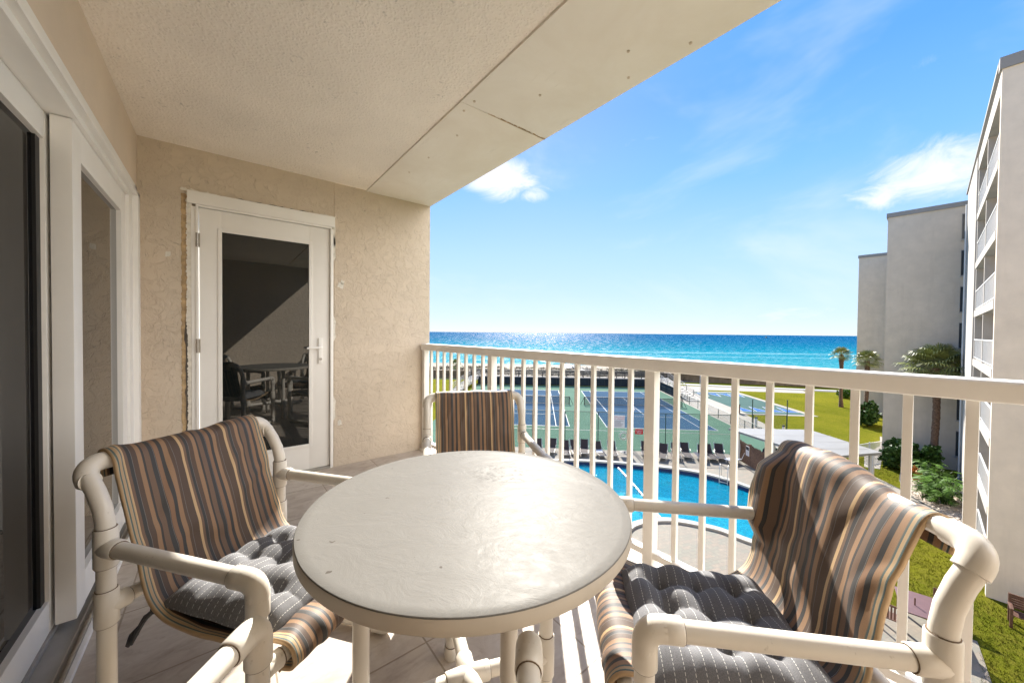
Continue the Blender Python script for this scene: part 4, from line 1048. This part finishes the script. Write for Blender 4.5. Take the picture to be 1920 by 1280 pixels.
# lane rope and ladder
t = empty('lane_rope', (0, 0, 0), 0, 'blue and white float rope curving across the pool', 'lane rope')
q = MB(); qd = MB(); n = 66
for k in range(n):
    f_ = k/n; a = 5.75+.75*f_; b = 27.45-8.0*f_; x, y = AB(a+.12*sin(f_*3), b)
    x2, y2 = AB(a+.0085+.12*sin(f_*3), b-.085); z_ = GZ-.14
    (q if (k//2) % 2 else qd).tube([(x, y, z_), (x2, y2, z_)], .07, 7)
q.build('white_float', 'sign_white', t); t.children[0]['kind'] = 'stuff'; o2 = qd.build('dark_float', 'navy_tile', t); o2['kind'] = 'stuff'
t = empty('pool_ladder', (*AB(12.25, 25.25), GZ+.13), CA-R(35), 'steel pool ladder with two curved grab rails at the far edge of the pool', 'ladder')
for x in (-.24, .24):
    q = MB(); q.tube([(x, .55, 0), (x, .50, .55), (x, .38, .78), (x, .2, .86), (x, .0, .78), (x, -.14, .5), (x, -.16, -.9)], .022, 8); q.build('grab_rail', 'alu', t)
for z_ in (-.2, -.45, -.7): MB().bx(-.24, .24, -.20, -.12, z_-.015, z_+.015).build('step', 'alu', t)
# loungers
def make_lounger():
    t = empty('sun_lounger', (0, 0, 0)); f_ = MB()
    for s in (-1, 1): f_.tube([(s*.31, -.95, .33), (s*.31, .35, .33)], .018, 6)
    f_.tube([(-.31, -.95, .33), (.31, -.95, .33)], .018, 6); f_.build('frame', 'alu', t)
    for s in (-1, 1):
        for y in (-.75, .25): MB().tube([(s*.31, y, .33), (s*.31, y-.05, 0)], .018, 6).build('leg', 'alu', t)
    MB().bx(-.29, .29, -.93, .33, .33, .36).build('seat_sling', 'lounger_fabric', t)
    q = MB(); q.add([(-.29, .33, .34), (.29, .33, .34), (.29, .78, .93), (-.29, .78, .93), (-.29, .36, .32), (.29, .36, .32), (.29, .81, .91), (-.29, .81, .91)], [(0, 1, 2, 3), (7, 6, 5, 4), (0, 3, 7, 4), (1, 5, 6, 2), (3, 2, 6, 7), (0, 4, 5, 1)])
    q.build('backrest', 'lounger_fabric', t)
    for s in (-1, 1):
        q = MB(); q.tube([(s*.315, .30, .34), (s*.315, .83, 1.02)], .018, 6); q.tube([(s*.315, .62, .74), (s*.315, .85, .33)], .014, 6); q.build('back_rail', 'alu', t)
        q = MB(); q.tube([(s*.33, -.1, .34), (s*.33, -.08, .55), (s*.33, .38, .56)], .016, 6); q.build('armrest', 'alu', t)
    return t
lp = make_lounger(); la = [-4.2, -3.1, -2.05, -1.0, .05, 1.05, 2.05, 2.75, 3.75, 4.82, 5.75, 8.3, 9.75, 10.75, 11.5, 12.45, 13.4, 14.15]
vis = [k for k, a in enumerate(la)]
where = {4: 'leftmost visible in the row, seen just right of the far armchair', 5: 'second from the left in the row', 6: 'third from the left in the row', 7: 'fourth from the left in the row', 8: 'between the two left fence posts', 9: 'just right of the second fence post', 10: 'the last before the gap at the drain cover', 11: 'the first right of the gap at the drain cover',
         12: 'second right of the gap, by the third fence post', 13: 'third right of the gap', 14: 'fourth right of the gap', 15: 'fifth right of the gap', 16: 'last but one before the wooden fence', 17: 'at the right end of the row, next to the wooden fence'}
first = True
for k, a in enumerate(la):
    if k < 4: continue
    loc = (*AB(a+.09*(((k*5) % 4)-1.5), 29.55+.22*((k*7) % 3-1)), GZ+.02); rz = CA+R([5, -7, 10, -3, 2, -9, 0][k % 7])+(R(-14) if k > 10 else 0)
    lab = 'dark brown sun lounger, '+where[k]
    if first: o = lp; o.location = loc; o.rotation_euler = (0, 0, rz); o['label'] = lab; o['category'] = 'sun lounger'; o['group'] = 'sun loungers in a row by the pool'; first = False
    else: copy_thing(lp, loc, rz, lab)
# brown picket fence, shelter, grill
t = empty('picket_fence', (*AB(15.45, 30.6), GZ), CA-R(90), 'brown wooden picket fence between the pool deck and the white roofed shelter', 'fence')
q = MB(); rn = random.Random(4); L_ = 7.2
for k in range(int(L_/.155)):
    x = k*.155; h_ = 1.55+rn.uniform(-.04, .04); q.bx(x, x+.115, -.012, .012, .05, h_)
    q.add([(x, -.012, h_), (x+.115, -.012, h_), (x+.0575, 0, h_+.09), (x+.115, .012, h_), (x, .012, h_)], [(0, 1, 2), (3, 4, 2), (1, 3, 2), (4, 0, 2)])
q.build('pickets', 'fence_wood', t)
for z_ in (.4, 1.2): MB().bx(0, L_, .0125, .06, z_-.04, z_+.04).build('rail', 'fence_wood', t)
for k in range(4): MB().bx(k*2.35-.05, k*2.35+.05, .061, .16, 0, 1.6).build('post', 'fence_wood', t)
t = empty('gate_sign', (*AB(15.42, 28.3), GZ), CA-R(90), 'black and white notice fixed to the brown picket fence', 'sign')
MB().bx(-.20, .20, -.05, -.02, .75, 1.45).build('board', 'sign_white', t); MB().bx(-.18, .18, -.054, -.0505, 1.16, 1.42).build('header', 'black_metal', t)
q = MB()
for k in range(5): q.bx(-.14, .14, -.054, -.0505, .82+k*.06, .84+k*.06)
q.build('small_print', 'grey_text', t)
for a_, b_, m_, lab in ((4.75, 29.5, 'grey_cloth', 'pale towel spread on a lounger between the left fence posts'), (12.35, 29.4, 'navy_cloth', 'dark blue towel lying on a lounger near the right end of the row')):
    q = MB(); rn = random.Random(int(a_*10)); q.grid(lambda uu, vv: Vector(((uu-.5)*.5, (vv-.5)*1.0, .372+.02*noise.noise(Vector((uu*5, vv*7, a_))))), 8, 12)
    o = q.build('towel', m_); o.location = (*AB(a_, b_), GZ+.02); o.rotation_euler = (0, 0, CA+R(-4)); tag(o, lab, 'towel')
t = empty('pavilion', (*AB(14.6, 28.9), GZ), CA-R(90), 'open pavilion with a flat pale metal roof beside the pool, behind the picket fence', 'pavilion')
q = MB(); q.add([(-.4, -.1, 2.5), (6.0, 1.9, 2.5), (5.0, 6.2, 2.62), (-.2, 5.6, 2.62), (-.4, -.1, 2.36), (6.0, 1.9, 2.36), (5.0, 6.2, 2.46), (-.2, 5.6, 2.46)], [(0, 1, 2, 3), (7, 6, 5, 4), (0, 4, 5, 1), (1, 5, 6, 2), (2, 6, 7, 3), (3, 7, 4, 0)])
q.build('roof', 'roof_white', t)
q = MB()
for k in range(1, 4):
    x = k*1.45; y0_ = -.1+.3125*(x+.4); q.add([(x-.02, y0_, 2.515+.0), (x+.02, y0_, 2.515), (x+.02, 5.9, 2.64), (x-.02, 5.9, 2.64)], [(0, 1, 2, 3)])
q.build('roof_seam', 'coping_grey', t)
for x, y in ((.1, .4), (5.5, 2.2), (4.7, 5.8), (.1, 5.2), (2.8, 1.3)): MB().bx(x-.06, x+.06, y-.06, y+.06, 0, 2.36).build('post', 'bwhite', t)
MB().bx(4.2, 5.4, 2.6, 5.2, 0, 1.1).build('counter', 'fence_wood', t)
t = empty('covered_grill', (*AB(16.6, 27.6), GZ), CA, 'covered barbecue grill with navy cover standing behind the picket fence', 'grill')
q = MB(); q.ball((0, 0, 1.35), .42, 16, 10, (1.3, .8, .75)); q.build('cover', 'navy_cloth', t)
q = MB(); q.bx(-.45, .45, -.28, .28, .3, 1.25); q.build('cabinet', 'navy_cloth', t); 
for x in (-.4, .4): MB().tube([(x, 0, 0), (x, 0, .32)], .03, 8).build('leg', 'black_metal', t)
wl = empty('poolside_chair', (*AB(14.75, 28.75), GZ+.02), CA-R(60), 'white framed low chair with pale sling beside the brown picket fence', 'chair')
q = MB()
for s in (-1, 1): q.tube([(s*.3, -.8, .32), (s*.3, .3, .34), (s*.3, .7, .85)], .02, 6)
q.tube([(-.3, -.8, .32), (.3, -.8, .32)], .02, 6); q.build('frame', 'sign_white', wl)
q = MB(); q.bx(-.28, .28, -.78, .3, .335, .355); q.build('sling', 'grey_cloth', wl)
for s in (-1, 1):
    for y in (-.6, .2): MB().tube([(s*.3, y, .33), (s*.3, y, 0)], .018, 6).build('leg', 'sign_white', wl)
q = MB(); q.ball((0, 0, 0), .22, 12, 9, (.8, .5, 1.9), .12, random.Random(9)); o = q.build('beach_towel', 'grey_cloth'); o.location = (*AB(15.25, 29.2), GZ+1.0); tag(o, 'crumpled pale grey towel hung over the brown picket fence', 'towel')
for a_, b_, lab, s_ in ((22.7, 40.3, 'white bollard light with dark top on the grass behind the green fence, the taller one', 1.0), (24.7, 39.1, 'short white bollard light beside the right tall green post', .45)):
    t = empty('bollard_light', (*AB(a_, b_), GZ), 0, lab, 'bollard'); MB().tube([(0, 0, 0), (0, 0, .95*s_)], .13, 12).build('body', 'sign_white', t); MB().tube([(0, 0, .95*s_), (0, 0, .95*s_+.12)], .135, 12).build('cap', 'black_metal', t)
t = empty('litter_bin', (*AB(24.4, 47.4), GZ+.02), CA, 'short brown wooden litter bin at the corner of the shuffleboard court', 'litter bin'); MB().bbox(-.25, .25, -.25, .25, 0, 1.0, .02).build('body', 'dark_wood', t); MB().bbox(-.28, .28, -.28, .28, 1.0, 1.08, .02).build('lid', 'black_metal', t)
t = empty('outdoor_shower', (*AB(27.3, 64.9), GZ), 0, 'slim white shower pole standing on the walk near the shuffleboard court', 'shower'); q = MB(); q.tube([(0, 0, 0), (0, 0, 2.6)], .045, 8); q.build('pole', 'sign_white', t); MB().tube([(0, 0, 2.55), (.3, 0, 2.6)], .03, 6).build('shower_head', 'alu', t)

# ------------------------------------------------------------------ the building on the right
th = R(2.8)
def bld(name, label, s0, nof): 
    ox = 22.4+cos(th)*s0-sin(th)*nof; oy = -.44+sin(th)*s0+cos(th)*nof
    return empty(name, (ox, oy, GZ), th, label, 'building')
ZF = [-8.2+.4-GZ+0.0]  # unused
b1 = bld('condominium_block', 'pale condominium block with stacked white balconies, nearest of the three at the right', 0, 0)
flz = [-7.8-GZ, -5.2-GZ, -2.6-GZ, 0-GZ, 2.6-GZ, 5.2-GZ, 7.8-GZ]; top = 10.22-GZ; roofz = 11.40-GZ
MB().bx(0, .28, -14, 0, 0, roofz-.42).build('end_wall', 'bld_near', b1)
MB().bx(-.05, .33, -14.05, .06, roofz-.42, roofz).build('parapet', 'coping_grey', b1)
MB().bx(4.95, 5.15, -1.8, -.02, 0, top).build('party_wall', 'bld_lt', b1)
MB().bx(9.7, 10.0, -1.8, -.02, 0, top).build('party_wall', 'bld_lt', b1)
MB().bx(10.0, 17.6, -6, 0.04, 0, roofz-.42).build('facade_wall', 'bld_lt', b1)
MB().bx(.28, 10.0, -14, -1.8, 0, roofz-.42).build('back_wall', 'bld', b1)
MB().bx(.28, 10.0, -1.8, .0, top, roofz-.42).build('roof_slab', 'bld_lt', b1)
MB().bx(.33, 19.2, -.3, .07, roofz-.14, roofz).build('roof_trim', 'coping_grey', b1)
for z_ in flz:
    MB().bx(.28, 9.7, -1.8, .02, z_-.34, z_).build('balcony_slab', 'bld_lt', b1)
    for x0_, x1_ in ((.28, 4.95), (5.15, 9.7)):
        q = MB(); q.bx(x0_, x1_, -.07, -.02, z_+1.03, z_+1.08); q.bx(x0_, x1_, -.065, -.025, z_+.08, z_+.12)
        n = int((x1_-x0_)/.115)
        for k in range(n): q.bx(x0_+.05+k*.115, x0_+.07+k*.115, -.055, -.035, z_+.12, z_+1.03)
        q.build('balcony_railing', 'bwhite', b1)
        d = MB().bx(x0_+.7, x1_-.7, -1.83+.04, -1.76, z_+.02, z_+2.1).build('sliding_door', 'bwhite', b1)
        MB().bx(x0_+.78, x1_-.78, -1.758, -1.75, z_+.1, z_+2.02).build('glass_pane', 'glass_far', d)
b2 = bld('condominium_block', 'tan stucco block with plain end wall and grey coping, middle of the three', 19.3, 3.95)
r2 = 10.88-GZ
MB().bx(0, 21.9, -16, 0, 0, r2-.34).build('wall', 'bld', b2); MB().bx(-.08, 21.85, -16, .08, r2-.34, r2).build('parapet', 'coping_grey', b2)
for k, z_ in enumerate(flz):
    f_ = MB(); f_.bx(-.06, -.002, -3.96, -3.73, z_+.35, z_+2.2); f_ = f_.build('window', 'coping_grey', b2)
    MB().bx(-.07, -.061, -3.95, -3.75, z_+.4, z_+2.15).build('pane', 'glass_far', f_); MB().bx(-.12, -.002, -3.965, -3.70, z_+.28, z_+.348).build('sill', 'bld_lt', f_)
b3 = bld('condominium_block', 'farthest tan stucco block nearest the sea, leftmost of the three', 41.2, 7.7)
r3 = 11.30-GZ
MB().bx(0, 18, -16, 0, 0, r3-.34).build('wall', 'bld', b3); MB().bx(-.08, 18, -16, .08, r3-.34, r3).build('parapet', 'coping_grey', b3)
dp = MB().tube([(22.4+16.6*cos(th)+.0, -.44+16.6*sin(th)+.12, GZ), (22.4+16.6*cos(th), -.44+16.6*sin(th)+.12, 10)], .05, 8).build('downpipe', 'bwhite'); tag(dp, 'thin white downpipe running down the facade between the near and middle blocks', 'downpipe')

# ------------------------------------------------------------------ palms and bushes
def fan_palm(name, loc, h, label, seed, cr=1.5, nf=34, bend=.15):
    rnd = random.Random(seed); t = empty(name, loc, 0, label, 'palm tree')
    pts = [(bend*sin(k/8*1.6)-bend*.0, .03*sin(k), h*k/8) for k in range(9)]; cxx = pts[-1]
    rr = [.26, .20, .18, .175, .18, .175, .19, .24, .20]
    q = MB(); fine = []; fr = []
    for k in range(41):
        f_ = k/40*8; i = min(7, int(f_)); g = f_-i
        fine.append(tuple(pts[i][j]*(1-g)+pts[i+1][j]*g for j in range(3))); fr.append((rr[i]*(1-g)+rr[i+1]*g)*(1+.10*(k % 2)+rnd.uniform(-.05, .05))*(h/6.6)**.3)
    q.tube(fine, fr, 12); q.build('trunk', 'palm_trunk', t)
    q = MB(); c = Vector(cxx)
    for k in range(14):   # old frond boots under the crown
        a = rnd.uniform(0, 2*pi); z = rnd.uniform(-.9, -.1); d = Vector((cos(a), sin(a), rnd.uniform(.6, 1.2))).normalized()
        o_ = c+Vector((cos(a)*.13, sin(a)*.13, z)); q.tube([o_, o_+d*rnd.uniform(.2, .38)], [.05, .02], 5)
    q.build('boots', 'palm_trunk', t)
    q = MB()
    for k in range(nf):
        a = 2*pi*k*.618+rnd.uniform(-.2, .2); el = R(-35+115*((k+.5)/nf)**.85); pl = cr*rnd.uniform(.45, .62)
        d = Vector((cos(a)*cos(el), sin(a)*cos(el), sin(el))); side = Vector((-sin(a), cos(a), 0)); upv = side.cross(d)*-1
        upv = d.cross(side)*-1
        if upv.z < 0: upv = -upv
        base = c; mid = c+d*pl*.6+Vector((0, 0, .03)); hub_ = c+d*pl+Vector((0, 0, -.04*pl))
        q.tube([base, mid, hub_], [.022, .014, .01], 5, False)
        nl = 22; fl = cr*rnd.uniform(.48, .62)
        for j in range(nl):
            fa = R(-105+210*j/(nl-1)); ld = (d*cos(fa)+side*sin(fa)).normalized(); L_ = fl*(.72+.28*cos(fa*.7))*rnd.uniform(.9, 1.08); fold = upv*(.10 if j % 2 else -.02)
            w_ = .032*cr/1.5; sd2 = ld.cross(upv).normalized(); dr0 = Vector((0, 0, -1))
            p0 = hub_; p1 = hub_+ld*L_*.45+fold*L_*.4-dr0*(-.03)*L_; p2 = hub_+ld*L_*.8+dr0*.14*L_; p3 = hub_+ld*L_*.98+dr0*.34*L_*rnd.uniform(.7, 1.5)
            q.add([p0-sd2*.006, p0+sd2*.006, p1+sd2*w_, p1-sd2*w_, p2+sd2*w_*.7, p2-sd2*w_*.7, p3], [(0, 1, 2, 3), (3, 2, 4, 5), (5, 4, 6)])
    q.build('crown', 'palm_leaf', t)
    dq = MB()
    for k in range(int(nf*.35)):
        a = rnd.uniform(0, 2*pi); o_ = c+Vector((cos(a)*.15, sin(a)*.15, -.1)); L_ = cr*rnd.uniform(.35, .6)
        e_ = o_+Vector((cos(a)*L_*.45, sin(a)*L_*.45, -L_*.75)); dq.tube([o_, e_], [.015, .008], 4, False)
        for j in range(9):
            f2 = rnd.uniform(-.5, .5); w2 = Vector((-sin(a)*f2, cos(a)*f2, 0))*L_*.5
            dq.add([e_-Vector((.01, 0, 0)), e_+Vector((.01, 0, 0)), e_+w2+Vector((cos(a)*.1, sin(a)*.1, -L_*rnd.uniform(.3, .55)))], [(0, 1, 2)])
    dq.build('dead_fronds', 'scrub', t)
    return t
fan_palm('palm_tree', (39.7, 1.62, GZ), 7.45, 'large fan palm with thick fibrous trunk standing in front of the middle tan block', 1, 2.0, 44, .3)
fan_palm('palm_tree', (60.0, 7.85, GZ), 6.75, 'fan palm at the seaward corner, the right of the small pair at the farthest block', 2, 1.5, 30, .2)
fan_palm('palm_tree', (66.0, 11.1, GZ), 7.1, 'slim fan palm against the sea, leftmost palm left of the farthest block', 3, 1.3, 24, -.4)
fan_palm('palm_tree', (*AB(-20.0, 86), -8.2), 1.6, 'small bushy palm on the dunes left of the stairs, seen through the left balusters', 5, 1.7, 24, .1)
def bush(name, loc, rad, n, size, m, label, seed, aspect=2.0):
    rnd = random.Random(seed); t = empty(name, loc, 0, label, 'bush')
    q = MB()
    for k in range(6):
        a = rnd.uniform(0, 2*pi); q.tube([(0, 0, 0), (cos(a)*rad[0]*.3, sin(a)*rad[1]*.3, rad[2]*.8), (cos(a)*rad[0]*.6, sin(a)*rad[1]*.6, rad[2]*1.3)], [.03, .02, .01], 5)
    q.build('stems', 'palm_trunk', t)
    q = MB(); nc = max(4, int(rad[0]*rad[1]*4))
    for k in range(nc):
        a = rnd.uniform(0, 2*pi); r_ = rnd.random()**.5*.7; c = (cos(a)*r_*rad[0], sin(a)*r_*rad[1], rad[2]*rnd.uniform(.55, 1.25)); k_ = rnd.uniform(.38, .6)
        leafcloud(q, c, (rad[0]*k_, rad[1]*k_, rad[2]*k_*1.1), n//nc, size, rnd, .6, .5, aspect)
    q.build('foliage', m, t); return t
bush('bush', (39.4, 3.25, GZ), (1.25, .95, 1.25), 3400, .24, 'leaf', 'dense dark green rounded bush just left of the big palm trunk', 21)
bush('bush', (39.2, 2.05, GZ), (1.0, .7, 1.2), 2400, .24, 'leaf', 'dark green rounded bush right behind the big palm trunk', 22)
bush('bush', (54.6, 6.9, GZ), (1.9, 1.15, 1.6), 3600, .32, 'leaf', 'long dark green hedge-like shrub along the foot of the farthest block', 23)
bush('bush', (76.0, 12.3, GZ), (1.3, 1.2, .9), 1200, .34, 'leaf_light', 'yellow green bush on the far lawn below the small palms', 24)
def frond_bush(name, loc, rad, h, nf, label, seed, m='leaf_light'):
    rnd = random.Random(seed); t = empty(name, loc, 0, label, 'bush')
    st = MB(); q = MB()
    for k in range(nf):
        bx_, by_ = rnd.uniform(-.5, .5)*rad[0], rnd.uniform(-.5, .5)*rad[1]
        a = rnd.uniform(0, 2*pi); r_ = rnd.uniform(.25, .75); hh = h*rnd.uniform(.35, 1.0)
        p0 = Vector((bx_, by_, 0)); p1 = p0+Vector((cos(a)*r_*.3*rad[0], sin(a)*r_*.3*rad[1], hh*.75)); p2 = p0+Vector((cos(a)*r_*.8*rad[0], sin(a)*r_*.8*rad[1], hh))
        st.tube([p0, p1, p2], [.018, .012, .008], 4, False)
        d = Vector((cos(a), sin(a), rnd.uniform(-.5, .15))).normalized(); side = Vector((-sin(a), cos(a), rnd.uniform(-.25, .25))).normalized()
        L = rnd.uniform(.34, .60); nl = 9; up = side.cross(d); up = up if up.z > 0 else -up
        for i in range(nl):            # lobes of one large split leaf
            f_ = (i+.5)/nl; c0 = p2+d*L*f_-Vector((0, 0, .25*L*f_*f_)); wl = L*.62*sin(pi*min(1, f_*.9+.12))**.8
            for s_ in (-1, 1):
                tip = c0+(side*s_*cos(R(28))+d*sin(R(28)))*wl-Vector((0, 0, wl*rnd.uniform(.15, .45))); w_ = d*L*.045
                mid = c0.lerp(tip, .5)+up*.02*L
                q.add([c0-w_, c0+w_, mid+w_*1.2, mid-w_*1.2, tip], [(0, 1, 2, 3), (3, 2, 4)])
    st.build('stems', 'leaf', t); q.build('foliage', m, t); return t
frond_bush('bush', (36.6, 1.5, GZ), (1.3, .9), 1.5, 60, 'bright green shrub with large leaves at the left end of the stone bed', 25)
frond_bush('bush', (33.3, 1.2, GZ), (1.7, 1.1), 1.45, 120, 'large leafy bright green shrub filling the middle of the stone bed', 26)
bush('bush', (36.3, 2.2, GZ), (.4, .35, .5), 260, .28, 'orange_leaf', 'small orange leaved croton at the edge of the stone bed', 27, 2.0)
bed = [(38.5, .5), (38.3, 2.8), (36.6, 3.0), (34.6, 2.75), (32.8, 2.3), (31.2, 1.2), (29.6, .35), (29.4, -.1), (38.4, .33)]
sb = smooth_poly(bed, 4); q = MB(); q.poly(sb, GZ+.01); struct(q, 'stone_bed', 'rock')
q = MB(); rn = random.Random(8)
for _ in range(1400):
    x, y = rn.uniform(29.5, 38.5), rn.uniform(-.1, 3.0)
    ins_ = False; j = len(sb)-1
    for i in range(len(sb)):
        if (sb[i][1] > y) != (sb[j][1] > y) and x < (sb[j][0]-sb[i][0])*(y-sb[i][1])/(sb[j][1]-sb[i][1])+sb[i][0]: ins_ = not ins_
        j = i
    if ins_: q.ball((x, y, GZ+.03), rn.uniform(.04, .09), 5, 3, (1, 1, .6), .2, rn)
tag(q.build('river_stones', 'rock'), 'pale river stones covering the planting bed by the building', 'stones', kind='stuff')
q = MB(); q.tube([(*sb[i], GZ+.05) for i in range(4, len(sb)-6)], .035, 6); tag(q.build('bed_edging', 'black_metal'), 'thin dark edging curving round the stone planting bed', 'edging')
q = MB(); q.poly([(45.5, 5.0), (49.8, 5.5), (49.2, 4.1), (44.0, 4.1), (40, 4.3), (37.6, 4.1), (37.3, 4.9), (41.0, 5.4)], GZ+.014); struct(q, 'garden_path', 'concrete')
q = MB(); q.poly([(27.5, -.35), (31.5, .1), (31, .8), (29, .8), (27.8, .3)], GZ+.018); struct(q, 'stepping_path', 'pavers')
# white garden fence and goal-like gate post
t = empty('white_fence', (39.0, 5.75, GZ), atan2(4.45-5.75, 43.0-39.0), 'low white metal garden fence between the pavilion and the dark bush', 'fence')
L_ = 4.2; MB().bx(0, L_, -.02, .02, 1.02, 1.07).build('top_rail', 'bwhite', t); MB().bx(0, L_, -.02, .02, .10, .14).build('bottom_rail', 'bwhite', t)
q = MB()
for k in range(int(L_/.13)): q.bx(k*.13, k*.13+.025, -.012, .012, .14, 1.02)
q.build('pickets', 'bwhite', t)
for k in range(3): MB().bx(k*2.08-.04, k*2.08+.04, -.04, .04, 0, 1.12).build('post', 'bwhite', t)
t = empty('white_arbor', (34.95, 4.16, GZ), R(48), 'white square-topped metal arbor frame standing on the grass beside the pavilion', 'arbor')
for x in (0, 1.6): MB().bx(x-.05, x+.05, -.05, .05, 0, 1.6).build('post', 'bwhite', t)
MB().bx(-.05, 1.65, -.05, .05, 1.6, 1.72).build('crossbar', 'bwhite', t)
# short grass tufts where the lawn is seen closest
q = MB(); rn = random.Random(31)
def on_lawn(x, y):
    b_ = .68*x+.733*y
    if x < 18.95: return y < -.3
    if y < -4.2 or y > 7.5: return False
    ylim = 2.2+(x-18.9)*.62
    if x < 30 and y > ylim: return False
    if x > 22.3 and y < -.40+(x-22.4)*.049: return False
    if 29.3 < x < 38.6 and y < 3.0: return False
    return True
cnt = 0
while cnt < 15000:
    x = 16.5+rn.random()**1.5*24; y = rn.uniform(-4.0, 6.5)
    if not on_lawn(x, y): continue
    if noise.noise(Vector((x*1.1, y*1.1, 4))) < -.22 and rn.random() < .6: continue
    cnt += 1; h_ = rn.uniform(.03, .075); r_ = .035
    for _ in range(2):
        a = rn.uniform(0, 2*pi); dx, dy = cos(a), sin(a); ox_, oy_ = rn.uniform(-r_, r_), rn.uniform(-r_, r_)
        q.add([(x+ox_-dy*.009, y+oy_+dx*.009, GZ), (x+ox_+dy*.009, y+oy_-dx*.009, GZ), (x+ox_+dx*.03, y+oy_+dy*.03, GZ+h_)], [(0, 1, 2)])
tag(q.build('lawn_grass', 'grass'), 'short tufts of yellow green grass covering the lawn near the building', 'grass', kind='stuff')
# bench on the lawn
t = empty('garden_bench', (20.95, -1.55, GZ), R(-90)+th, 'dark brown wooden slatted bench on the lawn against the near building wall', 'bench')
def bench_parts(t):
    for x in (-.62, .62):
        MB().bbox(x-.035, x+.035, -.27, -.20, 0, .63, .006).build('leg', 'dark_wood', t); MB().bbox(x-.035, x+.035, .20, .27, 0, .95, .006).build('leg', 'dark_wood', t)
        MB().bbox(x-.045, x+.045, -.30, .20, .63, .66, .006).build('armrest', 'dark_wood', t)
    q = MB()
    for k in range(6): q.bx(-.60, .60, -.26+k*.078, -.26+k*.078+.062, .41, .435)
    q.build('seat', 'dark_wood', t)
    q = MB(); q.bx(-.585, .585, .205, .245, .88, .95); q.bx(-.585, .585, .205, .245, .50, .56)
    for k in range(4): q.bx(-.585, .585, .215, .235, .57+k*.077, .57+k*.077+.066)
    q.build('backrest', 'dark_wood', t)
bench_parts(t)
# picnic table with chairs under our balcony
t = empty('patio_table', (18.25, 1.0, GZ+.02), R(12), 'mauve topped rectangular patio table on the paved terrace below', 'table')
MB().bbox(-.75, .75, -.48, .48, .70, .74, .01).build('tabletop', 'red_tbl', t)
for x in (-.65, .65):
    for y in (-.38, .38): MB().bx(x-.035, x+.035, y-.035, y+.035, 0, .70).build('leg', 'dark_wood', t)
MB().tube([(-.15, .1, .74), (-.15, .1, .98)], .02, 8).build('umbrella_socket', 'dark_wood', t)
def tchair(loc, rz, label):
    t = empty('terrace_chair', loc, rz, label, 'chair', 'brown chairs round the terrace table')
    MB().bbox(-.24, .24, -.22, .24, .42, .455, .006).build('seat', 'dark_wood', t)
    q = MB(); q.bx(-.24, .24, .225, .255, .86, .92)
    for k in range(6): q.bx(-.22+k*.078, -.22+k*.078+.045, .23, .25, .47, .86)
    q.build('backrest', 'dark_wood', t)
    for x in (-.22, .22): 
        for y, h_ in ((-.2, .42), (.24, .86)): MB().bx(x-.022, x+.022, y-.022, y+.022, 0, h_).build('leg', 'dark_wood', t)
    return t
tchair((17.7, .35, GZ+.02), R(170), 'brown slatted chair at the near side of the mauve terrace table')
tchair((17.35, 1.5, GZ+.02), R(95), 'brown slatted chair at the left end of the mauve terrace table')
tchair((19.3, .45, GZ+.02), R(-80), 'brown slatted chair at the right end of the mauve terrace table')
# a fishing boat on the horizon
t = empty('distant_boat', (1700*sin(R(38.43+34.7)), 1700*cos(R(38.43+34.7)), -10.75), R(30), 'tiny dark boat far out on the horizon', 'boat')
q = MB(); q.add([(-8, -2, 0), (7, -2, 0), (11, 0, .3), (7, 2, 0), (-8, 2, 0), (-8, -2.5, 2), (7, -2.5, 2), (13, 0, 3), (7, 2.5, 2), (-8, 2.5, 2)], [(0, 1, 6, 5), (1, 2, 7, 6), (2, 3, 8, 7), (3, 4, 9, 8), (4, 0, 5, 9), (5, 6, 7, 8, 9)]); q.build('hull', 'black_metal', t)
MB().bx(-3, 3, -1.6, 1.6, 2, 5.5).build('cabin', 'coping_grey', t)
# own building below and beside the balcony
ob = empty('own_building', (0, 0, 0), 0, 'building the balcony belongs to, its wall below the balcony floor', 'building')
MB().bx(-9, 1.0, -22, 26, GZ, -.17).build('wall', 'bld', ob)
MB().bx(-9, XL-.21, -22, 26, -.169, 11).build('wall', 'bld', ob)
MB().bx(-.65, 1.05, YN-.1, YB+.25, CZ+.26, CZ+1.0).build('roof', 'bld', ob)
